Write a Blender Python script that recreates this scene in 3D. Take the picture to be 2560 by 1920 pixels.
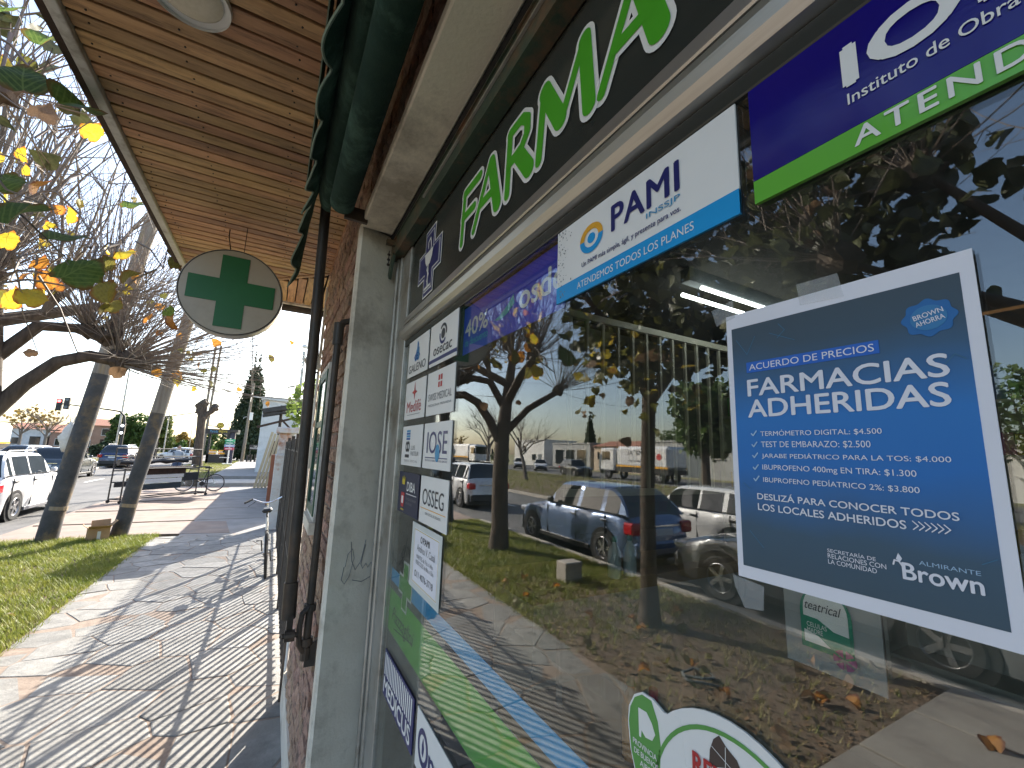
import bpy, bmesh, math, random
import numpy as np
from mathutils import Vector, Matrix, Euler
random.seed(7); RNG = np.random.default_rng(11)
for o in list(bpy.data.objects): bpy.data.objects.remove(o)
SC = bpy.context.scene
COL = SC.collection
R = math.radians
# ------------------------------------------------------------------ camera, sky, sun, exposure
YAW, PITCH, ROLL = R(28.8), R(9.35), R(2.0)
cam = bpy.data.cameras.new('camera'); camo = bpy.data.objects.new('camera', cam); COL.objects.link(camo)
_f = Vector((math.sin(YAW)*math.cos(PITCH), math.cos(YAW)*math.cos(PITCH), math.sin(PITCH)))
_r = Vector((math.cos(YAW), -math.sin(YAW), 0)); _u = _r.cross(_f)
_r2 = _r*math.cos(ROLL)+_u*math.sin(ROLL); _u2 = _u*math.cos(ROLL)-_r*math.sin(ROLL)
camo.matrix_world = Matrix(((_r2.x,_u2.x,-_f.x,-0.4655),(_r2.y,_u2.y,-_f.y,0),(_r2.z,_u2.z,-_f.z,1.92),(0,0,0,1)))
cam.sensor_width = 36; cam.lens = 1060*36/2560; cam.clip_start = 0.02; cam.clip_end = 3000
SC.camera = camo
SUN_AZ, SUN_EL = R(30), R(31)          # azimuth measured from +y towards +x
SUNV = Vector((math.sin(SUN_AZ)*math.cos(SUN_EL), math.cos(SUN_AZ)*math.cos(SUN_EL), math.sin(SUN_EL)))
wd = bpy.data.worlds.new('World'); SC.world = wd; wd.use_nodes = True
nt = wd.node_tree; sky = nt.nodes.new('ShaderNodeTexSky'); sky.sky_type = 'NISHITA'; sky.sun_disc = False
sky.sun_elevation = SUN_EL; sky.sun_rotation = SUN_AZ; sky.air_density = 1.0; sky.dust_density = 1.8; sky.ozone_density = 1.0
bgn = nt.nodes['Background']; bgn.inputs[1].default_value = 0.13
nt.links.new(sky.outputs[0], bgn.inputs[0])
sl = bpy.data.lights.new('sun', 'SUN'); sl.energy = 5.0; sl.angle = R(0.53); sl.color = (1.0, 0.93, 0.82)
so = bpy.data.objects.new('sun', sl); COL.objects.link(so); so.rotation_euler = (-SUNV).to_track_quat('-Z', 'Y').to_euler(); so.location = (20, 30, 40)
SC.view_settings.view_transform = 'Standard'; SC.view_settings.look = 'None'
SC.view_settings.gamma = 1; SC.view_settings.use_curve_mapping = False
SC.view_settings.exposure = 1.78
SC.render.engine = 'CYCLES'
SC.cycles.max_bounces = 6; SC.cycles.transparent_max_bounces = 10; SC.cycles.diffuse_bounces = 3; SC.cycles.glossy_bounces = 3
SC.cycles.caustics_reflective = False; SC.cycles.caustics_refractive = False
SC.cycles.sample_clamp_indirect = 6
# ------------------------------------------------------------------ materials
MATS = {}
def mat(name, c1, c2=None, sc=6, rough=.6, bump=0, metal=0, spec=.5, detail=5, rnd=0, stretch=None, bsc=None, trans=0, alpha=1, coat=0, c3=None, sc3=1.2, emit=0, hue=0):
    """procedural noise-mottled principled material; rnd = brightness jitter per object"""
    m = bpy.data.materials.new(name); m.use_nodes = True; n = m.node_tree.nodes; l = m.node_tree.links
    b = n['Principled BSDF']; b.inputs['Roughness'].default_value = rough; b.inputs['Metallic'].default_value = metal
    b.inputs['Specular IOR Level'].default_value = spec
    if coat: b.inputs['Coat Weight'].default_value = coat; b.inputs['Coat Roughness'].default_value = .04
    col = None
    tc = n.new('ShaderNodeTexCoord'); mp = n.new('ShaderNodeMapping'); l.new(tc.outputs['Object'], mp.inputs[0])
    if stretch: mp.inputs['Scale'].default_value = stretch
    if rnd or hue:
        oi = n.new('ShaderNodeObjectInfo'); vm = n.new('ShaderNodeVectorMath'); vm.operation = 'ADD'
        sc_ = n.new('ShaderNodeVectorMath'); sc_.operation = 'SCALE'; sc_.inputs['Scale'].default_value = 37
        l.new(oi.outputs['Random'], sc_.inputs[0]); l.new(tc.outputs['Object'], vm.inputs[0]); l.new(sc_.outputs[0], vm.inputs[1]); l.new(vm.outputs[0], mp.inputs[0])
    if c2 is not None:
        nz = n.new('ShaderNodeTexNoise'); nz.inputs['Scale'].default_value = sc; nz.inputs['Detail'].default_value = detail; nz.inputs['Roughness'].default_value = .62
        l.new(mp.outputs[0], nz.inputs['Vector'])
        rp = n.new('ShaderNodeValToRGB'); rp.color_ramp.elements[0].position = .34; rp.color_ramp.elements[1].position = .68
        rp.color_ramp.elements[0].color = (*c1, 1); rp.color_ramp.elements[1].color = (*c2, 1)
        l.new(nz.outputs[0], rp.inputs[0]); col = rp.outputs[0]
        if c3 is not None:
            n3 = n.new('ShaderNodeTexNoise'); n3.inputs['Scale'].default_value = sc3; n3.inputs['Detail'].default_value = 6; n3.inputs['Roughness'].default_value = .7
            l.new(mp.outputs[0], n3.inputs['Vector']); r3 = n.new('ShaderNodeValToRGB'); r3.color_ramp.elements[0].position = .5; r3.color_ramp.elements[1].position = .66
            mx = n.new('ShaderNodeMixRGB'); l.new(n3.outputs[0], r3.inputs[0]); l.new(r3.outputs[0], mx.inputs[0]); l.new(col, mx.inputs[1]); mx.inputs[2].default_value = (*c3, 1); col = mx.outputs[0]
    if rnd or hue:
        hs = n.new('ShaderNodeHueSaturation')
        if col is None: hs.inputs['Color'].default_value = (*c1, 1)
        else: l.new(col, hs.inputs['Color'])
        ma = n.new('ShaderNodeMapRange'); ma.inputs[3].default_value = 1-rnd; ma.inputs[4].default_value = 1+rnd
        l.new(oi.outputs['Random'], ma.inputs[0]); l.new(ma.outputs[0], hs.inputs['Value'])
        if hue:
            mm = n.new('ShaderNodeMath'); mm.operation = 'MULTIPLY'; mm.inputs[1].default_value = 7.31
            mf = n.new('ShaderNodeMath'); mf.operation = 'FRACT'; mh = n.new('ShaderNodeMapRange'); mh.inputs[3].default_value = .5-hue; mh.inputs[4].default_value = .5+hue
            l.new(oi.outputs['Random'], mm.inputs[0]); l.new(mm.outputs[0], mf.inputs[0]); l.new(mf.outputs[0], mh.inputs[0]); l.new(mh.outputs[0], hs.inputs['Hue'])
        col = hs.outputs[0]
    if col is None: b.inputs['Base Color'].default_value = (*c1, 1)
    else: l.new(col, b.inputs['Base Color'])
    if bump:
        nb = n.new('ShaderNodeTexNoise'); nb.inputs['Scale'].default_value = bsc or sc*3; nb.inputs['Detail'].default_value = 6; nb.inputs['Roughness'].default_value = .65
        l.new(mp.outputs[0], nb.inputs['Vector']); bp = n.new('ShaderNodeBump'); bp.inputs['Strength'].default_value = bump; bp.inputs['Distance'].default_value = .01
        l.new(nb.outputs[0], bp.inputs['Height']); l.new(bp.outputs[0], b.inputs['Normal'])
    if trans:
        tr = n.new('ShaderNodeBsdfTranslucent'); ms = n.new('ShaderNodeMixShader'); ms.inputs[0].default_value = trans
        if col is None: tr.inputs[0].default_value = (*c1, 1)
        else: l.new(col, tr.inputs[0])
        l.new(b.outputs[0], ms.inputs[1]); l.new(tr.outputs[0], ms.inputs[2]); l.new(ms.outputs[0], n['Material Output'].inputs[0])
    if alpha < 1:
        tr = n.new('ShaderNodeBsdfTransparent'); ms = n.new('ShaderNodeMixShader'); ms.inputs[0].default_value = alpha
        l.new(tr.outputs[0], ms.inputs[1]); l.new(b.outputs[0], ms.inputs[2]); l.new(ms.outputs[0], n['Material Output'].inputs[0])
    if emit:
        b.inputs['Emission Color'].default_value = (*c1, 1); b.inputs['Emission Strength'].default_value = emit
    MATS[name] = m; return m
def glass_mat(name, f0, tint, rough=0.0, dust=0):
    """one face of a pane: tinted transmission plus mirror reflection rising towards grazing angles (Schlick)"""
    m = bpy.data.materials.new(name); m.use_nodes = True; n = m.node_tree.nodes; l = m.node_tree.links
    n.remove(n['Principled BSDF']); ge = n.new('ShaderNodeNewGeometry'); dt = n.new('ShaderNodeVectorMath'); dt.operation = 'DOT_PRODUCT'
    l.new(ge.outputs['Incoming'], dt.inputs[0]); l.new(ge.outputs['Normal'], dt.inputs[1])
    def mth(op, a, b):
        k = n.new('ShaderNodeMath'); k.operation = op
        for i, x in enumerate((a, b)):
            if x is None: continue
            if hasattr(x, 'links'): l.new(x, k.inputs[i])
            else: k.inputs[i].default_value = x
        return k.outputs[0]
    c = mth('SUBTRACT', 1.0, mth('ABSOLUTE', dt.outputs['Value'], None)); fac = mth('ADD', mth('MULTIPLY', mth('POWER', c, 5.0), 1-f0), f0)
    tr = n.new('ShaderNodeBsdfTransparent'); tr.inputs[0].default_value = (*tint, 1); gl = n.new('ShaderNodeBsdfGlossy'); gl.inputs['Roughness'].default_value = rough
    ms = n.new('ShaderNodeMixShader'); l.new(fac, ms.inputs[0]); l.new(tr.outputs[0], ms.inputs[1]); l.new(gl.outputs[0], ms.inputs[2]); out = ms.outputs[0]
    if dust:      # faint streaky film of dust and wiping marks, and the slight waviness of rolled glass
        tc = n.new('ShaderNodeTexCoord'); mp = n.new('ShaderNodeMapping'); mp.inputs['Scale'].default_value = (1,1.2,.35); l.new(tc.outputs['Object'], mp.inputs[0])
        nz = n.new('ShaderNodeTexNoise'); nz.inputs['Scale'].default_value = 4; nz.inputs['Detail'].default_value = 9; nz.inputs['Roughness'].default_value = .75; l.new(mp.outputs[0], nz.inputs['Vector'])
        rp = n.new('ShaderNodeMapRange'); rp.inputs[1].default_value = .42; rp.inputs[2].default_value = .75; rp.inputs[4].default_value = dust; l.new(nz.outputs[0], rp.inputs[0])
        df = n.new('ShaderNodeBsdfDiffuse'); df.inputs[0].default_value = (.6,.58,.54,1); m2 = n.new('ShaderNodeMixShader'); l.new(rp.outputs[0], m2.inputs[0]); l.new(out, m2.inputs[1]); l.new(df.outputs[0], m2.inputs[2]); out = m2.outputs[0]
        nw = n.new('ShaderNodeTexNoise'); nw.inputs['Scale'].default_value = 1.6; nw.inputs['Detail'].default_value = 1; l.new(tc.outputs['Object'], nw.inputs['Vector']); bp = n.new('ShaderNodeBump'); bp.inputs['Strength'].default_value = .012; bp.inputs['Distance'].default_value = .01; l.new(nw.outputs[0], bp.inputs['Height']); l.new(bp.outputs[0], gl.inputs['Normal'])
    l.new(out, n['Material Output'].inputs[0])
    MATS[name] = m; return m
# ------------------------------------------------------------------ mesh helpers
class MB:
    def __init__(s): s.v = []; s.f = []
    def add(s, vs, fs):
        o = len(s.v); s.v += [tuple(v) for v in vs]; s.f += [tuple(i+o for i in f) for f in fs]; return s
    def box(s, x0, y0, z0, x1, y1, z1):
        return s.add([(x0,y0,z0),(x1,y0,z0),(x1,y1,z0),(x0,y1,z0),(x0,y0,z1),(x1,y0,z1),(x1,y1,z1),(x0,y1,z1)],
                     [(3,2,1,0),(4,5,6,7),(0,1,5,4),(1,2,6,5),(2,3,7,6),(3,0,4,7)])
    def cham(s, x0, y0, z0, x1, y1, z1, b):
        """box with chamfered edges"""
        vs = []
        for (x, sx) in ((x0,1),(x1,-1)):
            for (y, sy) in ((y0,1),(y1,-1)):
                for (z, sz) in ((z0,1),(z1,-1)):
                    vs += [(x,y+sy*b,z+sz*b),(x+sx*b,y,z+sz*b),(x+sx*b,y+sy*b,z)]
        bm = bmesh.new(); [bm.verts.new(v) for v in vs]; bmesh.ops.convex_hull(bm, input=bm.verts[:]); bm.verts.index_update()
        s.add([v.co[:] for v in bm.verts], [[v.index for v in f.verts] for f in bm.faces]); bm.free(); return s
    def obox(s, c, ax, ay, az):
        c = Vector(c); ax, ay, az = Vector(ax), Vector(ay), Vector(az); vs = []
        for k in range(8): vs.append(c+(ax if k&1 else -ax)+(ay if k&2 else -ay)+(az if k&4 else -az))
        return s.add(vs, [(0,2,3,1),(4,5,7,6),(0,1,5,4),(2,6,7,3),(0,4,6,2),(1,3,7,5)])
    def tube(s, pts, rad, n=8, cap=True):
        pts = [Vector(p) for p in pts]; rs = rad if isinstance(rad, (list, tuple)) else [rad]*len(pts)
        o = len(s.v); up = None
        for i, p in enumerate(pts):
            t = (pts[min(i+1, len(pts)-1)]-pts[max(i-1, 0)])
            if t.length < 1e-9: t = Vector((0,0,1))
            t.normalize()
            if up is None: up = Vector((0,0,1)) if abs(t.z) < .9 else Vector((1,0,0))
            a = t.cross(up)
            if a.length < 1e-6: a = t.cross(Vector((1,0,0)))
            a.normalize(); b = a.cross(t).normalized(); up = b
            for k in range(n):
                w = 2*math.pi*k/n; s.v.append(tuple(p+(a*math.cos(w)+b*math.sin(w))*rs[i]))
        for i in range(len(pts)-1):
            for k in range(n):
                k2 = (k+1) % n; s.f.append((o+i*n+k, o+(i+1)*n+k, o+(i+1)*n+k2, o+i*n+k2))
        if cap:
            s.f.append(tuple(o+k for k in range(n))); s.f.append(tuple(o+(len(pts)-1)*n+k for k in reversed(range(n))))
        return s
    def lathe(s, prof, n=24, axis='z', c=(0,0,0), close=True):
        """prof: list of (radius, height)"""
        o = len(s.v); c = Vector(c)
        for (r_, h) in prof:
            for k in range(n):
                w = 2*math.pi*k/n; x, y = r_*math.cos(w), r_*math.sin(w)
                p = {'z': (x,y,h), 'y': (y,h,x), 'x': (h,x,y)}[axis]; s.v.append(tuple(c+Vector(p)))
        for i in range(len(prof)-1):
            for k in range(n):
                k2 = (k+1) % n; s.f.append((o+i*n+k, o+i*n+k2, o+(i+1)*n+k2, o+(i+1)*n+k))
        if close:
            s.f.append(tuple(o+k for k in reversed(range(n)))); s.f.append(tuple(o+(len(prof)-1)*n+k for k in range(n)))
        return s
    def prism(s, poly, z0, z1):
        n = len(poly); a = sum(poly[i][0]*poly[(i+1) % n][1]-poly[(i+1) % n][0]*poly[i][1] for i in range(n))
        if a < 0: poly = poly[::-1]
        vs = [(x,y,z0) for x,y in poly]+[(x,y,z1) for x,y in poly]
        return s.add(vs, [tuple(reversed(range(n))), tuple(range(n, 2*n))]+[(i,(i+1) % n, n+(i+1) % n, n+i) for i in range(n)])
    def xf(s, M):
        s.v = [tuple(M @ Vector(v)) for v in s.v]; return s
    def mesh(s, name, m=None, smooth=False):
        me = bpy.data.meshes.new(name); me.from_pydata(s.v, [], s.f)
        if m is not None: me.materials.append(MATS[m] if isinstance(m, str) else m)
        if smooth:
            me.polygons.foreach_set('use_smooth', [True]*len(me.polygons)); me.set_sharp_from_angle(angle=R(38 if smooth is True else smooth))
        me.update(); return me
    def build(s, name, m, parent=None, smooth=False): return link(name, s.mesh(name, m, smooth), parent)
def link(name, data, parent=None, loc=None, rot=None, scale=None):
    o = bpy.data.objects.new(name, data); COL.objects.link(o)
    if parent is not None: o.parent = parent
    if loc is not None: o.location = loc
    if rot is not None: o.rotation_euler = rot
    if scale is not None: o.scale = scale if hasattr(scale, '__len__') else (scale,)*3
    return o
def thing(name, label, cat, loc=(0,0,0), rz=0, group=None, M=None):
    o = bpy.data.objects.new(name, None); COL.objects.link(o); o.empty_display_size = .05
    if M is not None: o.matrix_world = M
    else: o.location = loc; o.rotation_euler = (0,0,rz)
    return tag(o, label, cat, group)
def tag(o, label=None, cat=None, group=None, kind=None):
    if label: o['label'] = label
    if cat: o['category'] = cat
    if group: o['group'] = group
    if kind: o['kind'] = kind
    return o
def struct(name, mb, m, smooth=False): return tag(mb.build(name, m, None, smooth), kind='structure')
def fastmesh(name, V, F4, m):
    """numpy verts (n,3), faces (k,3 or 4)"""
    me = bpy.data.meshes.new(name); me.vertices.add(len(V)); me.vertices.foreach_set('co', np.asarray(V, np.float32).ravel())
    k = F4.shape[1]; me.loops.add(F4.size); me.loops.foreach_set('vertex_index', F4.astype(np.int32).ravel())
    me.polygons.add(len(F4)); me.polygons.foreach_set('loop_start', np.arange(0, F4.size, k, dtype=np.int32)); me.polygons.foreach_set('loop_total', np.full(len(F4), k, np.int32))
    me.materials.append(MATS[m]); me.update(calc_edges=True); return me
# ------------------------------------------------------------------ writing
_tc = {}
def text_mesh(s, bold=0, shear=0, space=1.0):
    k = (s, bold, shear, space)
    if k in _tc: return _tc[k]
    cu = bpy.data.curves.new('t', 'FONT'); cu.body = s; cu.size = 1; cu.shear = shear; cu.space_character = space; cu.resolution_u = 4; cu.space_line = .95
    ob = bpy.data.objects.new('t', cu); COL.objects.link(ob); dg = bpy.context.evaluated_depsgraph_get()
    me = bpy.data.meshes.new_from_object(ob.evaluated_get(dg)); bpy.data.objects.remove(ob)
    v = np.empty(len(me.vertices)*3, np.float32); me.vertices.foreach_get('co', v); v = v.reshape(-1, 3)
    f = [tuple(p.vertices) for p in me.polygons]; bpy.data.meshes.remove(me); _tc[k] = (v, f); return _tc[k]
def txt(par, s, m, u0, v0, u1, v1, n=.0012, bold=0, shear=0, space=1.0, rot=0, name='lettering', keep=False):
    """writing stretched into the box u0..u1, v0..v1 of its sign"""
    v, f = text_mesh(s, bold, shear, space); lo, hi = v.min(0), v.max(0); w = v.copy()
    su = (u1-u0)/(hi[0]-lo[0]); sv = (v1-v0)/(hi[1]-lo[1])
    if keep: su = sv
    w[:,0] = (v[:,0]-lo[0])*su; w[:,1] = (v[:,1]-lo[1])*sv; w[:,2] = 0
    if rot:
        c, t = w[:,:2].max(0)/2, R(rot); d = w[:,:2]-c; w[:,0] = c[0]+d[:,0]*math.cos(t)-d[:,1]*math.sin(t); w[:,1] = c[1]+d[:,0]*math.sin(t)+d[:,1]*math.cos(t)
    mb = MB(); e = bold*max(1e-6, float(sv))*.55      # heavier strokes: the same letters laid a hair apart
    for i, (du, dv) in enumerate(((0,0),) if bold < .01 else ((0,0),(e,0),(-e,0),(0,e*.8),(0,-e*.8))):
        k = len(mb.v); mb.v += [(float(q[0])+u0+du, float(q[1])+v0+dv, n+i*.00004) for q in w]; mb.f += [tuple(j+k for j in t) for t in f]
    return mb.build(name, m, par)
WALLM = lambda y, z, x: Matrix(((0,0,-1,x),(-1,0,0,y),(0,1,0,z),(0,0,0,1)))   # u = -y, v = z, n = -x
def sign(name, label, cat, y, z, x=-.006, group=None): return thing(name, label, cat, M=WALLM(y, z, x), group=group)
def rect(par, name, m, u0, v0, u1, v1, n=0, t=.0025): return MB().box(u0, v0, n-t, u1, v1, n).build(name, m, par)
def poly(par, name, m, pts, n=.001, t=.0006): return MB().prism(pts, n-t, n).build(name, m, par)
def circ(cu, cv, r_, k=28, a0=0, a1=360, ry=None): return [(cu+r_*math.cos(R(a0+(a1-a0)*i/k)), cv+(ry or r_)*math.sin(R(a0+(a1-a0)*i/k))) for i in range(k if a1-a0 >= 360 else k+1)]
def ring(par, name, m, cu, cv, r0, r1, a0, a1, n=.001, k=28, ry=1.0):
    P = circ(cu, cv, r1, k, a0, a1, r1*ry); Q = circ(cu, cv, r0, k, a0, a1, r0*ry); full = a1-a0 >= 360; mb = MB(); N = len(P)
    mb.v = [(x,y,n) for x,y in P]+[(x,y,n) for x,y in Q]
    mb.f = [(i,(i+1) % N, N+(i+1) % N, N+i)[::-1] for i in range(N if full else N-1)]
    return mb.build(name, m, par)
def stroke(mb, pts, w, n, k=10):
    for i in range(len(pts)-1):
        a, b = Vector(pts[i]), Vector(pts[i+1]); t = (b-a).normalized(); th = math.atan2(t.y, t.x); P = []
        for j in range(k+1):
            w_ = th+math.pi/2+math.pi*j/k; P.append((a.x+w/2*math.cos(w_), a.y+w/2*math.sin(w_), n+i*.00006))
        for j in range(k+1):
            w_ = th-math.pi/2+math.pi*j/k; P.append((b.x+w/2*math.cos(w_), b.y+w/2*math.sin(w_), n+i*.00006))
        mb.add(P, [tuple(range(len(P)))])
# ------------------------------------------------------------------ the materials of the place
mat('stone', (.146,.142,.131), (.250,.243,.224), 7, .75, .6, rnd=.20, hue=.003, c3=(.185,.176,.158), sc3=3.0, bsc=34)
mat('mortar', (.17,.125,.095), (.26,.205,.16), 9, .9, .5)
mat('apron', (.20,.145,.115), (.28,.215,.175), 2.2, .85, .3, c3=(.19,.165,.15), sc3=.7)
mat('apron_grey', (.19,.18,.17), (.27,.255,.24), 2.0, .85, .3, c3=(.22,.21,.20), sc3=.9)
mat('slab', (.20,.18,.16), (.27,.25,.22), 2.5, .85, .25)
mat('asphalt', (.09,.088,.085), (.135,.13,.125), 1.1, .85, .4, bsc=60, c3=(.07,.07,.07), sc3=.4)
mat('kerb', (.34,.31,.27), (.45,.41,.36), 4, .85, .3)
mat('paint_white', (.74,.73,.70), (.62,.61,.58), 8, .6)
mat('soil', (.095,.066,.044), (.175,.125,.085), 7, .95, .8, c3=(.12,.095,.05), sc3=1.5)
mat('terrain', (.15,.15,.06), (.22,.20,.10), .25, .95, .2)
mat('grass', (.15,.20,.025), (.30,.30,.06), 2.2, .6, trans=.35)
mat('grass_dry', (.38,.31,.14), (.27,.25,.10), 3, .7, trans=.3)
mat('bark', (.05,.036,.026), (.12,.09,.066), 14, .9, .9, stretch=(1,1,.22), bsc=26)
mat('bark_grey', (.13,.11,.09), (.24,.20,.165), 10, .9, .7, stretch=(1,1,.25), bsc=22)
mat('twig', (.15,.12,.10), (.27,.225,.185), 9, .75)
mat('pole_wood', (.17,.145,.115), (.27,.235,.19), 7, .85, .5, stretch=(3,3,.3), c3=(.34,.24,.12), sc3=2)
mat('pole_dark', (.042,.042,.044), (.075,.073,.072), 6, .8, .4, c3=(.22,.15,.07), sc3=1.3)
mat('leaf_brown', (.16,.095,.05), (.26,.17,.10), 20, .8, trans=.25, rnd=.25)
mat('leaf_dark', (.050,.062,.022), (.11,.115,.05), 20, .45, trans=.25, rnd=.3)
mat('leaf_tree', (.035,.075,.018), (.10,.16,.035), .9, .6, trans=.3)
mat('leaf_tree2', (.05,.08,.02), (.13,.16,.04), .9, .6, trans=.3)
mat('leaf_autumn', (.22,.15,.03), (.30,.20,.05), .9, .7, trans=.3)
mat('leaf_fresh', (.13,.20,.035), (.24,.31,.07), 3, .55, trans=.45)
mat('cypress', (.018,.038,.018), (.05,.075,.03), 1.5, .7, trans=.15)
mat('brick', (.31,.18,.12), (.49,.325,.235), 26, .85, .9, rnd=.22, hue=.015, bsc=70, c3=(.14,.10,.08), sc3=17)
mat('brick_mortar', (.20,.15,.12), (.32,.26,.22), 20, .95, .8)
mat('plaster', (.68,.61,.505), (.78,.715,.61), 5, .85, .3, bsc=60, c3=(.44,.385,.31), sc3=2.6)
mat('plaster_cream', (.74,.67,.53), (.82,.75,.61), 4, .85, .25, bsc=70, c3=(.40,.35,.27), sc3=2)
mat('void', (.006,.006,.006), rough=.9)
mat('wood', (.41,.225,.10), (.58,.345,.17), 4, .55, .3, stretch=(1.3,10,10), rnd=.26, hue=.014, c3=(.24,.13,.062), sc3=3.2, bsc=9)
mat('wood_side', (.41,.225,.10), (.58,.345,.17), 4, .55, .25, stretch=(10,1.3,10), rnd=.17, hue=.014, c3=(.24,.13,.062), sc3=3.2, bsc=9)
mat('fascia', (.035,.02,.014), (.07,.04,.026), 8, .8, .5)
mat('beam_dark', (.035,.016,.010), (.08,.036,.022), 10, .8, .6)
mat('trim_white', (.58,.57,.53), (.70,.685,.65), 5, .6, .1, c3=(.33,.30,.26), sc3=6)
mat('roof_tile', (.22,.085,.05), (.34,.15,.09), 6, .85, .4)
mat('lamp_glass', (.62,.56,.44), (.70,.64,.52), 60, .45)
mat('fabric', (.008,.032,.021), (.020,.052,.036), 9, 1.0, .6, trans=.18, c3=(.06,.12,.09), sc3=5)
mat('fabric_edge', (.17,.235,.18), (.25,.30,.235), 12, .85)
mat('steel_dark', (.028,.024,.021), (.055,.045,.038), 9, .48, .15, metal=.3, c3=(.075,.05,.035), sc3=4)
mat('steel_green', (.022,.042,.028), (.05,.075,.05), 8, .5, .2, c3=(.17,.09,.05), sc3=5)
mat('alu', (.50,.48,.44), (.62,.60,.56), 3, .34, .05, metal=.85, stretch=(1,.12,6), c3=(.36,.33,.29), sc3=3)
mat('alu_frame', (.42,.40,.36), (.52,.50,.46), 4, .42, .05, metal=.6, c3=(.27,.23,.18), sc3=5)
mat('panel_dark', (.030,.033,.029), (.045,.048,.042), 2, .22, stretch=(1,.3,3), spec=.5)
mat('white_print', (.82,.80,.765), (.77,.75,.715), 3, .5)
mat('white_paper', (.80,.785,.83), (.76,.745,.79), 5, .75, .05)
mat('sign_cream', (.52,.475,.40), (.58,.53,.45), 4, .4, c3=(.45,.405,.33), sc3=2)
mat('sign_rim', (.36,.34,.31), (.45,.43,.40), 4, .4, metal=.3)
mat('green_cross', (.012,.15,.05), (.018,.18,.06), 4, .4)
mat('green_letter', (.065,.36,.015), (.075,.40,.02), 3, .4)
mat('green_film', (.11,.50,.04), (.13,.56,.055), 3, .4)
mat('blue_film', (.04,.40,.80), (.055,.45,.85), 3, .4)
mat('grey_film', (.10,.10,.10), (.13,.13,.13), 3, .4)
mat('navy', (.015,.018,.12), (.018,.022,.15), 3, .35)
mat('navy_gloss', (.008,.006,.16), (.010,.008,.20), 3, .06, .02, bsc=180)
mat('ioma_green', (.12,.42,.04), (.15,.48,.06), 3, .08, .02, bsc=180)
mat('osde_blue', (.012,.03,.55), (.016,.04,.62), 3, .4)
mat('teal', (.03,.42,.46), rough=.4)
mat('pami_blue', (.01,.30,.66), (.015,.34,.72), 3, .3)
mat('pami_orange', (.78,.38,.03), rough=.4)
mat('ink', (.03,.03,.035), rough=.5)
mat('ink_grey', (.20,.20,.21), rough=.5)
mat('ink_red', (.45,.03,.03), rough=.5)
mat('ink_blue', (.02,.10,.35), rough=.5)
mat('ink_sky', (.05,.28,.50), rough=.5)
mat('diba_navy', (.014,.017,.05), (.018,.022,.06), 3, .4)
mat('poster_band', (.02,.13,.52), rough=.6)
mat('poster_seal', (.02,.14,.38), rough=.6); mat('poster_seal2', (.04,.20,.42), rough=.6)
mat('poster_pale', (.36,.52,.68), rough=.6)
mat('poster_line', (.055,.16,.26), rough=.7)
mat('sticker_green', (.10,.30,.06), (.12,.34,.08), 4, .5)
mat('brown_map', (.075,.05,.04), rough=.6)
mat('tape', (.75,.76,.75), (.85,.86,.85), 40, .25, .3, alpha=.15)
mat('paper_old', (.60,.62,.58), (.66,.68,.64), 4, .6)
mat('steel_white', (.74,.73,.70), (.80,.79,.76), 5, .5)
mat('gate_black', (.022,.020,.019), (.045,.04,.036), 9, .55, .1)
mat('chrome', (.70,.70,.70), rough=.15, metal=1)
mat('rubber', (.018,.018,.018), (.03,.03,.03), 20, .8)
mat('rim', (.50,.50,.51), rough=.3, metal=.85)
mat('car_glass', (.012,.015,.016), rough=.03, spec=.9)
mat('trim_black', (.015,.015,.016), rough=.45)
mat('lamp_red', (.42,.01,.015), rough=.12, coat=.5)
mat('lamp_clear', (.62,.64,.66), rough=.08, metal=.4, coat=.5)
mat('plate', (.62,.63,.64), rough=.4)
for nm, c in (('paint_white_car', (.70,.70,.69)), ('paint_blue_car', (.15,.22,.37)), ('paint_grey_car', (.075,.085,.09)), ('paint_navy_car', (.008,.02,.075)), ('paint_silver_car', (.22,.23,.235)), ('paint_black_car', (.012,.013,.015))):
    mat(nm, c, tuple(x*.9 for x in c), 2, .28, coat=.9, metal=.35 if 'white' not in nm else 0, c3=tuple(x*.72+.03 for x in c), sc3=1.2)
mat('cardboard', (.36,.22,.11), (.44,.28,.15), 6, .85, .1)
mat('tarp', (.012,.012,.013), (.03,.03,.032), 8, .4, .4)
mat('planks', (.46,.35,.20), (.58,.46,.29), 6, .75, .2, stretch=(6,6,.5))
mat('orange_paint', (.24,.085,.045), (.31,.115,.06), 6, .7, .2)
mat('white_wall', (.60,.59,.57), (.70,.69,.67), 1.5, .85, .1, c3=(.46,.45,.43), sc3=.8)
mat('pillar_white', (.54,.55,.56), (.66,.66,.66), 5, .8, .3, c3=(.42,.22,.14), sc3=2.4)
mat('wall_tan', (.46,.36,.27), (.54,.43,.33), 1.5, .85)
mat('wall_brick', (.33,.19,.13), (.42,.26,.19), 1.2, .85)
mat('wall_grey', (.30,.30,.29), (.38,.38,.37), 1, .85)
mat('shutter', (.10,.12,.13), (.15,.17,.18), 2, .6)
mat('window_dark', (.02,.025,.03), rough=.08, spec=.8)
mat('green_frame', (.014,.07,.04), (.02,.09,.05), 6, .5)
mat('plastic_bag', (.58,.58,.56), (.70,.70,.68), 10, .5, .6, trans=.25)
mat('skin', (.42,.23,.155), (.48,.27,.19), 8, .6)
mat('hair', (.03,.02,.015), rough=.7)
mat('shirt_grey', (.32,.33,.35), (.40,.41,.43), 6, .85)
mat('jeans', (.05,.07,.13), (.08,.10,.17), 12, .9)
mat('shelf', (.46,.44,.38), (.52,.50,.44), 3, .5)
mat('floor_tile', (.30,.28,.25), (.36,.34,.30), 3, .3)
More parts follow.
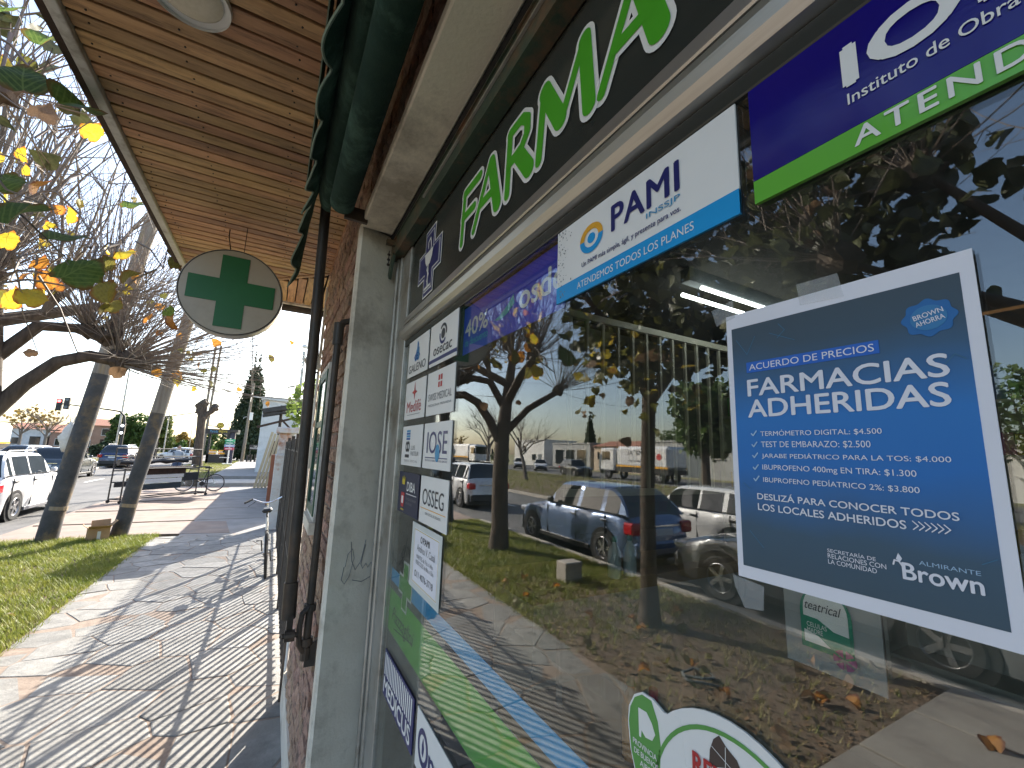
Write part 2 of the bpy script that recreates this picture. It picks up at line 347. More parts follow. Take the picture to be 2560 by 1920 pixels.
mat('wall_in', (.10,.10,.085), (.13,.135,.11), 2, .8)
mat('counter_wood', (.26,.17,.07), (.34,.23,.10), 5, .45)
mat('grille_cream', (.42,.41,.33), (.48,.47,.38), 3, .5)
mat('tube_light', (.93,1.0,.97), emit=2.6, rough=.4)
mat('red_signal', (.9,.04,.04), emit=6, rough=.3)
mat('white_signal', (.8,.82,.85), emit=1.2, rough=.3)
for i, c in enumerate([(.55,.06,.05),(.65,.63,.58),(.06,.30,.22),(.55,.38,.06),(.05,.14,.38),(.40,.10,.25),(.50,.50,.46),(.12,.36,.10)]): mat('pack%d' % i, c, rough=.45, rnd=.15)
mat('amber', (.38,.16,.012), rough=.15, coat=.4); mat('wine', (.20,.012,.03), rough=.15, coat=.4); mat('bottle_clear', (.52,.58,.52), rough=.2); mat('cap_green', (.02,.25,.14), rough=.35); mat('cap_pink', (.50,.04,.12), rough=.35)
mat('sign_blue', (.08,.30,.48), rough=.5); mat('sign_green', (.05,.42,.20), rough=.5); mat('sign_teal', (.02,.25,.15), rough=.5); mat('sign_lilac', (.30,.38,.60), rough=.5); mat('sign_red', (.50,.05,.10), rough=.5); mat('sign_yellow', (.60,.46,.03), rough=.5)
glass_mat('shop_glass', .112, (.95,.965,.95), 0, .02)
glass_mat('clear_glass', .04, (.92,.96,.94))
def gradient_mat():
    m = bpy.data.materials.new('poster_blue'); m.use_nodes = True; n = m.node_tree.nodes; l = m.node_tree.links; b = n['Principled BSDF']; b.inputs['Roughness'].default_value = .65
    tc = n.new('ShaderNodeTexCoord'); sp = n.new('ShaderNodeSeparateXYZ'); l.new(tc.outputs['Generated'], sp.inputs[0])
    rp = n.new('ShaderNodeValToRGB'); e = rp.color_ramp.elements; e[0].position = 0; e[0].color = (.052,.088,.12,1); e[1].position = 1; e[1].color = (.052,.080,.105,1)
    for p, c in ((.16,(.052,.10,.15)), (.40,(.022,.16,.47)), (.60,(.026,.18,.50)), (.80,(.045,.11,.20)), (.90,(.050,.085,.12))): x = e.new(p); x.color = (*c, 1)
    nz = n.new('ShaderNodeTexNoise'); nz.inputs['Scale'].default_value = 3; ad = n.new('ShaderNodeMath'); ad.operation = 'MULTIPLY_ADD'; ad.inputs[1].default_value = .10; l.new(tc.outputs['Generated'], nz.inputs['Vector'])
    l.new(nz.outputs[0], ad.inputs[0]); sb = n.new('ShaderNodeMath'); sb.operation = 'SUBTRACT'; sb.inputs[1].default_value = .05; l.new(sp.outputs[1], sb.inputs[0]); l.new(sb.outputs[0], ad.inputs[2]); l.new(ad.outputs[0], rp.inputs[0]); l.new(rp.outputs[0], b.inputs['Base Color']); MATS['poster_blue'] = m
gradient_mat()
def leaf_mat(name, c1, c2, edge, vein, tr):
    """autumn leaf: mottled blade, paler ribs running out from the midrib, withered rim, light shining through"""
    m = mat(name, c1, c2, 9, .55, .25, rnd=.2, bsc=20, trans=tr); n = m.node_tree.nodes; l = m.node_tree.links; b = n['Principled BSDF']; src = b.inputs['Base Color'].links[0].from_socket
    tc = n.new('ShaderNodeTexCoord'); sp = n.new('ShaderNodeSeparateXYZ'); l.new(tc.outputs['Object'], sp.inputs[0])
    def mth(op, a, b_=None, c=None):
        k = n.new('ShaderNodeMath'); k.operation = op
        for i, x in enumerate((a, b_, c)):
            if x is None: continue
            if hasattr(x, 'links'): l.new(x, k.inputs[i])
            else: k.inputs[i].default_value = x
        return k.outputs[0]
    ax = mth('ABSOLUTE', sp.outputs[0]); ph = mth('SUBTRACT', mth('MULTIPLY', ax, 1.3), sp.outputs[1]); sn = mth('POWER', mth('ABSOLUTE', mth('SINE', mth('MULTIPLY', ph, 17.0))), 9.0)
    md = mth('LESS_THAN', ax, .016); vn = mth('MULTIPLY', mth('MAXIMUM', mth('MULTIPLY', mth('LESS_THAN', sn, .0008), .7), md), .75)
    mx = n.new('ShaderNodeMixRGB'); l.new(vn, mx.inputs[0]); l.new(src, mx.inputs[1]); mx.inputs[2].default_value = (*vein, 1)
    ln = n.new('ShaderNodeVectorMath'); ln.operation = 'LENGTH'; l.new(tc.outputs['Object'], ln.inputs[0]); nz = n.new('ShaderNodeTexNoise'); nz.inputs['Scale'].default_value = 5; l.new(tc.outputs['Object'], nz.inputs['Vector'])
    r_ = mth('MULTIPLY_ADD', nz.outputs[0], .35, ln.outputs['Value']); rp = n.new('ShaderNodeValToRGB'); rp.color_ramp.elements[0].position = .58; rp.color_ramp.elements[1].position = .72; l.new(r_, rp.inputs[0])
    m2 = n.new('ShaderNodeMixRGB'); l.new(rp.outputs[0], m2.inputs[0]); l.new(mx.outputs[0], m2.inputs[1]); m2.inputs[2].default_value = (*edge, 1); l.new(m2.outputs[0], b.inputs['Base Color'])
    for q in n:
        if q.type == 'BSDF_TRANSLUCENT': l.new(m2.outputs[0], q.inputs[0])
leaf_mat('leaf_green', (.05,.10,.018), (.11,.17,.035), (.16,.09,.02), (.17,.24,.06), .52); leaf_mat('leaf_olive', (.12,.115,.025), (.20,.18,.035), (.20,.09,.025), (.22,.20,.06), .42)
leaf_mat('leaf_yellow', (.45,.34,.02), (.58,.46,.05), (.34,.11,.02), (.36,.34,.04), .5); leaf_mat('leaf_orange', (.42,.16,.03), (.55,.28,.04), (.17,.05,.02), (.30,.12,.03), .5)
mat('mass_olive', (.10,.11,.025), (.19,.18,.045), 6, .6, trans=.4); mat('mass_yellow', (.36,.30,.03), (.48,.38,.05), 6, .6, trans=.5, c3=(.26,.13,.03), sc3=9); mat('mass_orange', (.36,.15,.03), (.48,.25,.04), 6, .65, trans=.45)
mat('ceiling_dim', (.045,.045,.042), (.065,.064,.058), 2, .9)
# ------------------------------------------------------------------ ground, road, pavements
struct('ground', MB().add([(-900,-900,-.30),(900,-900,-.30),(900,1200,-.30),(-900,1200,-.30)], [(0,1,2,3)]), 'terrain')
def sheet(name, x0, y0, x1, y1, z, m): return struct(name, MB().box(x0, y0, z-.12, x1, y1, z), m)
sheet('road', -11.0, -60, -5.14, 60, -.12, 'asphalt')
sheet('cross_road', -60, 60.004, 40, 72, -.124, 'asphalt')
sheet('far_road', -38, -60, -25, 200, -.128, 'asphalt')
sheet('road_beyond', -11.0, 72.004, -5.14, 300, -.12, 'asphalt')
sheet('median', -24.86, -60, -11.14, 59.8, -.01, 'soil')
for (nm, x) in (('kerb_near', -5.14), ('kerb_median', -11.14), ('kerb_far', -25.0)):
    mb = MB(); rr = random.Random(3)
    k = struct(nm, MB().box(x, -60, -.29, x+.14, 11.7 if nm == 'kerb_near' else 59.8, .004), 'kerb')
# white edge line on the road
for i in range(9): tag(MB().box(-8.2, 2+i*6.5, -.119, -8.08, 4.6+i*6.5, -.116).build('lane_line', 'paint_white'), kind='structure')
sheet('verge', -5.0, 1.7, -2.42, 11.75, -.03, 'soil')
sheet('driveway', -5.0, 11.754, -2.0, 24, -.02, 'apron')
sheet('forecourt', -1.996, 11.40, 1.2, 24, -.006, 'apron_grey')
for i, y in enumerate((13.6, 15.9, 18.3, 20.8)): tag(MB().box(-4.9, y, -.019, -.5, y+.018, -.0035 if i % 2 else -.003).build('pavement_joint', 'soil'), kind='structure')
tag(MB().prism([(-3.2,11.9),(-1.1,11.5),(-1.3,13.2),(-2.8,13.5)], -.016, -.001).build('concrete_patch', 'apron'), kind='structure')
# the two low steps and the raised pavement beyond
struct('lower_step', MB().cham(-3.3, 24.0, -.2, 1.2, 26.6, .14, .015), 'kerb')
struct('upper_pavement', MB().cham(-3.1, 26.6, -.2, 1.2, 80, .30, .015), 'apron_grey')
struct('upper_verge', MB().box(-6.2, 26.0, -.2, -3.104, 56, .20), 'soil')
struct('upper_path_edge', MB().box(-3.16, 40, -.2, -3.09, 56, .345), 'kerb')
# pavers in the lawn strip near the camera
mb = MB()
sl1 = struct('paved_crossing', MB().box(-5.0, -4, -.15, -2.44, 1.69, -.035), 'soil')
rr = random.Random(5)
for ix, (x0, x1) in enumerate(((-5.0,-4.24), (-4.21,-3.34), (-3.31,-2.45))):
    for iy in range(5):
        y1 = 1.70-iy*1.05; o = MB().cham(x0, y1-1.03, -.05, x1, y1, .004+rr.uniform(-.006,.006), .006).build('concrete_slab', 'slab', sl1)
# ------------------------------------------------------------------ crazy paving, stone by stone
pave = struct('pavement', MB().box(-2.40, -3, -.2, .30, 11.39, -.004), 'mortar')
def clip(poly, p, q):
    """keep the side of poly nearer to p than to q"""
    mx, my = (p[0]+q[0])/2, (p[1]+q[1])/2; nx, ny = q[0]-p[0], q[1]-p[1]; out = []
    for i in range(len(poly)):
        a, b = poly[i], poly[(i+1) % len(poly)]; da = (a[0]-mx)*nx+(a[1]-my)*ny; db = (b[0]-mx)*nx+(b[1]-my)*ny
        if da <= 0: out.append(a)
        if (da < 0 < db) or (db < 0 < da):
            t = da/(da-db); out.append((a[0]+(b[0]-a[0])*t, a[1]+(b[1]-a[1])*t))
    return out
def inset(poly, d):
    n = len(poly); out = []
    for i in range(n):
        p0, p1, p2 = Vector(poly[i-1]), Vector(poly[i]), Vector(poly[(i+1) % n]); e1 = (p1-p0); e2 = (p2-p1)
        if e1.length < 1e-6 or e2.length < 1e-6: continue
        e1.normalize(); e2.normalize(); n1 = Vector((-e1.y, e1.x)); n2 = Vector((-e2.y, e2.x)); b = n1+n2
        if b.length < .2: continue
        b.normalize(); s_ = d/max(.35, b.dot(n1)); out.append(tuple(p1+b*s_))
    return out
rr = random.Random(21); seeds = []
y = -.6; row = 0
while y < 11.6:
    dy = rr.uniform(.30,.52); x = -2.55-rr.uniform(0,.25)
    while x < .45:
        w = rr.uniform(.28,.66); seeds.append((x+w/2, y+rr.uniform(-.17,.17))); x += w
    y += dy
for s_ in list(seeds):
    if rr.random() < .10: seeds.append((s_[0]+rr.uniform(-.2,.2), s_[1]+rr.uniform(-.2,.2)))
for i, p in enumerate(seeds):
    pg = [(-2.40,-.5),(-.0,-.5),(-.0,11.38),(-2.40,11.38)]
    pg = [(-2.40,-.5),(.28 if p[1] > 4 else -.005,-.5),(.28 if p[1] > 4 else -.005,11.38),(-2.40,11.38)]
    for j, q in enumerate(seeds):
        if i != j and abs(q[0]-p[0]) < 1.5 and abs(q[1]-p[1]) < 1.5: pg = clip(pg, p, q)
        if len(pg) < 3: break
    if len(pg) < 3: continue
    # roughen edges
    fine = []
    for k in range(len(pg)):
        a, b = pg[k], pg[(k+1) % len(pg)]; L = math.hypot(b[0]-a[0], b[1]-a[1]); n = max(1, int(L/.16))
        for t in range(n):
            f_ = t/n; fine.append((a[0]+(b[0]-a[0])*f_, a[1]+(b[1]-a[1])*f_))
    ins = inset(pg, .008) if len(pg) >= 3 else []
    if len(ins) < 3: continue
    fine = []
    for k in range(len(ins)):
        a, b = ins[k], ins[(k+1) % len(ins)]; L = math.hypot(b[0]-a[0], b[1]-a[1]); n = max(1, int(L/.15))
        for t in range(n):
            f_ = t/n; j_ = .010 if 0 < t else .004; fine.append((a[0]+(b[0]-a[0])*f_+rr.uniform(-j_,j_), a[1]+(b[1]-a[1])*f_+rr.uniform(-j_,j_)))
    cx = sum(q[0] for q in fine)/len(fine); cy = sum(q[1] for q in fine)/len(fine)
    if len(fine) < 4: continue
    tx, ty, dz = rr.uniform(-.009,.009), rr.uniform(-.009,.009), rr.uniform(-.004,.004)
    n = len(fine); mb = MB(); top = lambda x, y_: dz+tx*x+ty*y_
    outer = [(x-cx, y_-cy) for x, y_ in fine]; inner = [(x*.965, y_*.965) for x, y_ in outer]
    mb.v = [(x,y_,-.03) for x,y_ in outer]+[(x,y_,top(x,y_)-.003) for x,y_ in outer]+[(x,y_,top(x,y_)) for x,y_ in inner]
    mb.f = [(k,(k+1) % n, n+(k+1) % n, n+k) for k in range(n)]+[(n+k, n+(k+1) % n, 2*n+(k+1) % n, 2*n+k) for k in range(n)]+[tuple(range(2*n,3*n))]
    o = mb.build('flagstone', 'stone', pave); o.location = (cx, cy, 0)
# ------------------------------------------------------------------ grass
def grass(name, label, n, x0, x1, y0, y1, z, h, mats, seed, bare=None, kind='stuff'):
    g = np.random.default_rng(seed); P = np.stack([g.uniform(x0,x1,n), g.uniform(y0,y1,n)], 1)
    dens = .5+.5*np.sin(P[:,0]*2.3+1.3*np.sin(P[:,1]*1.7))*np.sin(P[:,1]*1.9+P[:,0])
    keep = g.random(n) < .45+.55*dens
    if bare is not None: keep &= g.random(n) < bare(P[:,0], P[:,1])
    P = P[keep]; n = len(P); nb = 4; V = np.zeros((n*nb*3, 3)); k = 0
    for b in range(nb):
        a = g.uniform(0, 2*np.pi, n); l_ = h*g.uniform(.45,1.25,n); ln = g.uniform(.3,1.1,n)*l_; wd_ = g.uniform(.003,.007,n)
        bx = P[:,0]+g.normal(0,.018,n); by = P[:,1]+g.normal(0,.018,n); ca, sa = np.cos(a), np.sin(a)
        V[b*n*3+0:(b+1)*n*3:3] = np.stack([bx-sa*wd_, by+ca*wd_, np.full(n, z)], 1)
        V[b*n*3+1:(b+1)*n*3:3] = np.stack([bx+sa*wd_, by-ca*wd_, np.full(n, z)], 1)
        V[b*n*3+2:(b+1)*n*3:3] = np.stack([bx+ca*ln, by+sa*ln, z+l_], 1)
    F = np.arange(len(V)).reshape(-1, 3); o = link(name, fastmesh(name, V, F, mats)); return tag(o, label, 'grass', kind=kind)
bare = lambda x, y: np.clip(.02+.9*((y-3.5)/2.4), .02, 1)*np.where((abs(x+3.55) < .6) & (abs(y-4.6) < .7), .35, 1)
grass('grass', 'green lawn strip between flagstone pavement and kerb', 30000, -5.0, -2.35, 1.75, 11.75, -.03, .075, 'grass', 1, bare)
grass('dry_grass', 'sparse straw coloured grass over bare soil near the tree', 2200, -5.0, -2.40, 1.72, 7.5, -.03, .05, 'grass_dry', 2)
grass('median_grass', 'grass on the wide median across the road', 26000, -24.8, -11.2, 4, 59, -.01, .16, 'grass', 3)
grass('far_grass', 'mown grass beside the raised pavement and bus shelter', 9000, -6.1, -3.15, 26.1, 55, .20, .09, 'grass', 4)
# ------------------------------------------------------------------ the pharmacy building
B = thing('pharmacy_building', 'brick corner shop with plank soffit, plastered pillar and large glass shop window', 'building')
YC = 3.88                                            # far corner of the front wall
core = MB().box(-.186, 2.09, 0, .30, YC, 3.46).box(-.184, -6, 2.975, .30, 2.088, 3.458).box(.302, 3.6, .02, 7.0, YC-.002, 3.44).box(-.19, -6, 0, .25, -2.8, 2.97)
wall = core.build('wall', 'brick_mortar', B)
# bricks, rough faced, three shapes
bricks = []
for v in range(4):
    rr = random.Random(40+v); nu, nv = 5, 3; L, Hh = .232, .058; mb = MB(); idx = {}
    for i in range(nu+1):
        for j in range(nv+1):
            e = (i in (0, nu)) or (j in (0, nv)); idx[i,j] = len(mb.v)
            mb.v.append((-.014+(.006 if e else rr.uniform(-.007,.003)), -L/2+L*i/nu+rr.uniform(-.003,.003), -Hh/2+Hh*j/nv+rr.uniform(-.003,.003)))
    for i in range(nu):
        for j in range(nv): mb.f.append((idx[i,j], idx[i,j+1], idx[i+1,j+1], idx[i+1,j]))
    ed = [(i,0) for i in range(nu)]+[(nu,j) for j in range(nv)]+[(i,nv) for i in range(nu,0,-1)]+[(0,j) for j in range(nv,0,-1)]
    o = len(mb.v)
    for k in ed: q = mb.v[idx[k]]; mb.v.append((.01, q[1], q[2]))
    for k in range(len(ed)): k2 = (k+1) % len(ed); mb.f.append((idx[ed[k]], idx[ed[k2]], o+k2, o+k))
    bricks.append(mb.mesh('brick', 'brick'))
WIN = (2.92, 3.42, 1.50, 2.42)                       # y0, y1, z0, z1 of the small green window
rr = random.Random(9); spots = []
z = .045; r_ = 0
while z < 3.40:
    y = 2.06 if z < 2.97 else .2
    y -= .118 if r_ % 2 else 0
    y += .118
    while y < YC-.02:
        ok = not (WIN[0]-.13 < y < WIN[1]+.13 and WIN[2]-.06 < z < WIN[3]+.06)
        if y-.116 < (2.07 if z < 2.97 else 0): ok = False
        if y+.116 > YC: ok = False
        if y < 2.2 and 2.9 < z < 3.045: ok = False
        if ok: spots.append((y, z))
        y += .246
    z += .0735; r_ += 1
spots.sort(key=lambda s_: s_[0]+.1*abs(s_[1]-1.6))
rest = MB()
for i, (y, z) in enumerate(spots):
    me = bricks[rr.randrange(4)]; dx = rr.uniform(-.006,.004)
    if i < 300: link('brick', me, wall, (-.187+dx, y, z), (0, 0, 0), (1, 1 if rr.random() < .5 else -1, 1))
    else:
        o = len(rest.v); rest.v += [(v.co.x-.187+dx, v.co.y+y, v.co.z+z) for v in me.vertices]; rest.f += [tuple(k+o for k in p.vertices) for p in me.polygons]
if rest.v: tag(rest.build('brickwork', 'brick', wall), kind='stuff')
MB().box(-.212, 2.10, 0, -.19, YC+.03, .24).build('plinth', 'plaster', B)
# plastered pillar reveal and lintel underside
mb = MB(); P = [(-.218,1.995),(-.206,1.985),(.03,2.075),(.03,2.18),(-.185,2.18),(-.216,2.06)]
mb.prism(P, 0, 2.968).build('pillar', 'plaster', B)
MB().cham(-.216, -3, 2.955, -.066, 1.99, 3.0, .006).build('lintel', 'plaster_cream', B)
# graffiti scrawl on the pillar
g = MB(); fx = lambda s_, z_: (-.206+.236*s_, 1.9835+.09*s_, z_)
for pts in ([(.34,1.52),(.38,1.44),(.46,1.40),(.55,1.43),(.62,1.52)], [(.25,1.42),(.22,1.37),(.28,1.35),(.36,1.38),(.42,1.45),(.38,1.49),(.30,1.47),(.27,1.42)], [(.62,1.50),(.56,1.42),(.60,1.40),(.66,1.42),(.70,1.40),(.76,1.42),(.80,1.37)], [(.42,1.36),(.6,1.345),(.78,1.36)]):
    g.tube([fx(*p) for p in pts], .0016, 4)
g.build('graffiti', 'ink_grey', B)
# roller shutter slot, green channel, rail brackets
MB().box(-.065, -3, 2.93, .03, 2.07, 3.10).build('shutter_slot', 'void', B)
ch = MB().box(-.058, -3, 2.842, -.046, 2.03, 2.952).box(-.0455, -3, 2.842, -.008, 2.03, 2.852).box(-.064, -3, 2.925, -.0585, 1.98, 2.945); chan = ch.build('shutter_channel', 'steel_green', B)
MB().box(-.066, -3, 2.888, -.0587, 1.5, 2.895).build('steel_strip', 'alu_frame', chan)
MB().obox((-.07, 1.96, 2.90), (.03,0,0), (0,.012,0), (0,0,.012)).obox((-.06, 1.99, 2.80), (.006,0,0), (0,.03,-.05), (0,.015,.015)).build('bracket', 'steel_green', chan)
mb = MB()
for i in range(6): mb.lathe([(.006,-.0015),(.008,0),(.006,.0015)], 8, 'y' if i % 2 else 'x', (-.075, 2.0, 2.87-.013*i))
mb.build('chain', 'steel_dark', chan)
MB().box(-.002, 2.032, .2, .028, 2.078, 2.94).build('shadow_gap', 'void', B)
# aluminium frame
fr = MB().cham(-.022, 1.955, .36, .03, 2.031, 2.842, .004).cham(-.034, 1.985, .36, -.0215, 2.012, 2.842, .004).cham(-.012, 1.822, .36, .028, 1.9545, 2.842, .003)
frame = fr.build('window_frame', 'alu_frame', B)
MB().cham(-.020, -3, 2.466, .02, 1.83, 2.496, .003).build('transom_rail', 'alu', frame)
MB().tube([(-.004,-3,2.428),(-.004,1.83,2.428)], .032, 12).build('transom_rail', 'alu', frame)
MB().box(-.006, -3, 2.455, .018, 1.83, 2.4655).build('rail_groove', 'steel_dark', frame)
MB().cham(-.008, -3, 2.366, .02, 1.83, 2.394, .002).build('head_bead', 'panel_dark', frame)
MB().cham(-.016, -3, .34, .03, 1.83, .42, .004).build('bottom_rail', 'alu_frame', frame)
MB().box(-.12, -3, 0, .25, 1.99, .339).build('sill_wall', 'plaster', B)
pn = MB().box(-.004, -2.7, 2.497, .004, 1.82, 2.841).build('fascia_glass', 'panel_dark', B)
MB().box(-.0025, -2.7, .425, .0025, 1.82, 2.364).build('shop_pane', 'shop_glass', B)
# dark inner mullion behind the glass
# ---- soffit boards
SZ = 3.40; MIT = lambda x: 3.82+(-.2-x)
sof = MB().box(-1.29, -6, 3.425, -.0, 4.86, 3.45).build('soffit', 'void', B)
rr = random.Random(2); y = -1.2
while y < 4.84:
    x1 = -.19 if y < 3.82 else -.2-(y-3.82)-.01
    if x1 > -1.25:
        L = x1+1.27; mb = MB().cham(-L/2, 0, 0, L/2, .0665, .018, .002); o = mb.build('soffit_board', 'wood', sof); o.location = (-1.27+L/2, y, SZ+rr.uniform(0,.003))
    y += .079
x = -1.26
while x < 3.0:
    y0 = MIT(x)+.04 if x < -.2 else YC; y1 = 4.84
    if y1-y0 > .05:
        o = MB().cham(0, 0, 0, .0665, y1-y0, .018, .0035).build('soffit_board', 'wood_side', sof); o.location = (x, y0, SZ+rr.uniform(0,.003))
    x += .0755
nl = MB(); y = -1.2
while y < 3.8:
    for x in (-.25,-.55,-.92,-1.22): nl.lathe([(.0035,0),(.0035,.004)], 6, 'z', (x+random.uniform(-.015,.015), y+.034+random.uniform(-.012,.012), SZ-.0012))
    y += .079
tag(nl.build('nail_heads', 'steel_dark', sof), kind='stuff')
MB().obox(((-.2-1.28)/2, (3.82+4.9)/2, SZ+.001), (.54,-.54,0), (.012,.012,0), (0,0,.006)).build('mitre_strip', 'wood', sof)
MB().box(-.205, -3, SZ-.028, -.188, YC+.02, SZ-.001).build('wall_batten', 'wood', sof)
MB().cham(-1.312, -6, SZ-.022, -1.272, 4.90, SZ+.02, .003).build('trim_strip', 'trim_white', B)
MB().cham(-1.271, 4.845, SZ-.018, 7, 4.885, SZ+.02, .003).build('trim_strip', 'trim_white', B)
fa = MB().box(-1.345, -6, SZ-.01, -1.313, 4.93, SZ+.20).box(-1.3449, 4.9305, SZ-.012, 7.2, 4.96, SZ+.20).build('fascia', 'fascia', B)
MB().tube([(-1.30,4.93,SZ-.03),(-.10,4.93,SZ-.03)], .045, 10).build('gutter', 'steel_dark', B)
# tiled hip roof
E0 = [(-1.355,-8),(-1.355,4.97),(9.5,4.97),(9.5,-8)]; rg = [(3.0,1.0),(3.0,-8)]
mb = MB(); mb.v = [(x,y,3.60) for x,y in E0]+[(x,y,5.3) for x,y in rg]+[(x,y,3.46) for x,y in E0]
mb.f = [(0,4,5)[::-1],(0,1,4,5)[::-1][::-1],(1,2,4),(2,3,5,4),(6,7,8,9),(0,6,7,1),(1,7,8,2),(2,8,9,3),(3,9,6,0),(0,5,3)]
mb.f = [(0,5,4,1),(1,4,2),(2,4,5,3),(0,3,5),(6,7,8,9),(0,1,7,6),(1,2,8,7),(2,3,9,8),(3,0,6,9)]
roof = mb.build('roof', 'roof_tile', B)
tmb = MB().lathe([(.075,0),(.07,.36)], 8, 'x'); tm = None
rr = random.Random(4); tl = MB()
for k in range(7):
    pass
half = MB(); hp = []
for k in range(7): w = math.pi*k/6; hp.append((.085*math.cos(w), .07*math.sin(w)))
half.v = [(0,a,b) for a,b in hp]+[(.40,a*.8,b*.8) for a,b in hp]; half.f = [(k,k+1,8+k,7+k) for k in range(6)]
tme = half.mesh('roof_tile', 'roof_tile', True)
for i in range(62): link('roof_tile', tme, roof, (-1.385, -5.6+i*.172, 3.60+rr.uniform(0,.008)), (0, R(-21), 0))
# ceiling lamp in the soffit
lamp = tag(MB().lathe([(.118,0),(.120,.014),(.096,.018),(.093,.010)], 40, 'z', (-.873,1.585,SZ-.018), False).build('soffit_lamp', 'steel_white', None, True), 'round white recessed lamp with frosted cream glass in the plank soffit', 'lamp')
MB().lathe([(.001,-.006),(.05,-.005),(.08,-.001),(.0945,.008)], 40, 'z', (-.873,1.585,SZ-.014), False).build('lens', 'lamp_glass', lamp, True)
# small green window in the brick wall
w = thing('green_window', 'narrow green framed window with pale surround in the brick wall', 'window', (-.2, WIN[0], WIN[2]))
W_, H_ = WIN[1]-WIN[0], WIN[3]-WIN[2]
MB().box(-.008,-.03,-.03,.01,W_+.03,-.002).box(-.012,-.03,H_+.002,.01,W_+.03,H_+.04).box(-.008,-.03,-.001,.01,-.002,H_+.001).box(-.008,W_+.002,-.001,.01,W_+.03,H_+.001).build('surround', 'trim_white', w)
MB().box(-.016,0,0,.01,.05,H_).box(-.016,W_-.05,0,.01,W_,H_).box(-.014,.0505,0,.01,W_-.0505,.05).box(-.014,.0505,H_-.05,.01,W_-.0505,H_).box(-.012,.0505,H_*.6,.01,W_-.0505,H_*.6+.04).build('frame', 'green_frame', w)
MB().box(-.006,.05,.05,-.002,W_-.05,H_-.05).build('pane', 'window_dark', w)
MB().box(-.030,-.04,-.10,.005,W_+.04,-.032).build('sill', 'plaster', w)
hn = tag(MB().lathe([(.04,0),(.04,.014)], 14, 'x', (-.216,3.58,1.95)).box(-.224,3.55,1.76,-.204,3.61,1.92).build('wall_plaque', 'plaster', None), 'small pale plaque fixed on brick beside the green window', 'plaque')
fl = thing('flood_lamp', 'small grey flood lamp fixed high on the corner of brick wall', 'lamp', (-.25, 3.86, 2.56))
MB().obox((0,.02,.05), (.05,0,.02), (0,.035,0), (-.02,0,.05)).build('housing', 'steel_white', fl); MB().tube([(.05,.01,-.02),(.0,.02,-.03),(-.01,.02,.0)], .008, 6).build('arm', 'steel_dark', fl)
MB().obox((-.053,.02,.071),(.003,0,0),(0,.03,0),(-.012,0,.04)).build('lens', 'lamp_clear', fl)
cb = tag(MB().tube([(-.21,3.80,3.38),(-.235,3.815,3.2),(-.225,3.84,3.0),(-.23,3.85,2.85),(-.215,3.85,2.6)], .006, 6).build('cable', 'trim_black', None), 'thin black cable hanging down the brick corner from the eave', 'cable')
MB().tube([(-.20,YC+.015,.2),(-.20,YC+.015,3.3)], .012, 8).build('corner_conduit', 'steel_white', B)
# ------------------------------------------------------------------ awning, rolled up, with its arms
A = thing('awning', 'rolled dark green awning with scalloped valance above the shop window', 'awning', (-.3, 0, 3.0))
MB().tube([(-.015,-2.6,-.005),(-.015,1.90,-.005)], .052, 18).build('roll', 'fabric', A, True)
MB().obox((.05,1.92,-.03),(.05,0,0),(0,.010,0),(0,0,.030)).obox((-.01,1.925,-.005),(.02,0,0),(0,.016,0),(0,0,.02)).build('end_bracket', 'steel_dark', A)
fb = MB().tube([(-.128,-2.6,.235),(-.128,2.24,.235)], .017, 8).build('front_bar', 'steel_dark', A)
mb = MB(); n = 60
for i in range(n+1):
    y = -2.6+4.7*i/n
    for j in range(7):
        t = j/6; mb.v.append((-.05-.065*t-.012*math.sin(t*3.14), y, .04+.16*t-.055*math.sin(t*3.14)+.006*math.sin(y*9+t*3)))
for i in range(n):
    for j in range(6): a = i*7+j; mb.f.append((a,a+1,a+8,a+7))
MB_ = mb.build('canopy_cloth', 'fabric', A, True)
def valance(y0, y1, per, name, xo, droop=None):
    mb = MB(); nseg = int((y1-y0)/per*12); rows = 6
    for i in range(nseg+1):
        y = y0+(y1-y0)*i/nseg; ph = ((y-y0)/per) % 1; dep = .135+.055*abs(math.sin(math.pi*ph))
        for j in range(rows+1):
            t = j/rows; bul = .026*t+.034*abs(math.sin(math.pi*ph))**.8*t*t+.004*math.sin(y*31+t*4)*t-.010*math.sin(t*3.1)
            dz, dx = (0, 0) if droop is None else droop(y)
            mb.v.append((xo-bul+dx, y, .215-dep*t+dz))
    for i in range(nseg):
        for j in range(rows): a = i*(rows+1)+j; mb.f.append((a,a+1,a+rows+2,a+rows+1))
    o = mb.build(name, 'fabric', A, True)
    e = MB(); st = rows+1
    pts = [Vector(mb.v[i*st+rows])+Vector((-.001,0,-.001)) for i in range(nseg+1)]
    e.tube(pts, .0045, 5); e.build('edging', 'fabric_edge', o); return o
valance(-2.6, 2.15, .243, 'valance', -.104)
valance(2.16, 2.72, .243, 'valance_tail', -.105, lambda y: (-(y-2.16)**2*.62, -(y-2.16)*.06))
MB().obox((-.158,-.225,.20),(.002,0,.0),(0,2.375,0),(.006,0,.055)).build('valance_band', 'fabric_edge', A)
Q0 = Matrix.Translation((-.035,2.2,-1.9)); Q1 = Matrix.Translation((.055,2.2,-2.0))     # arm and guide rod, from the awning's own origin
arm = MB().tube([(.006,0,.10),(-.03,.03,2.10)], .024, 12).xf(Q0).build('arm', 'steel_dark', A, True)
MB().tube([(.008,0,.08),(.004,0,.23)], .029, 12).xf(Q0).build('sleeve', 'steel_dark', arm, True)
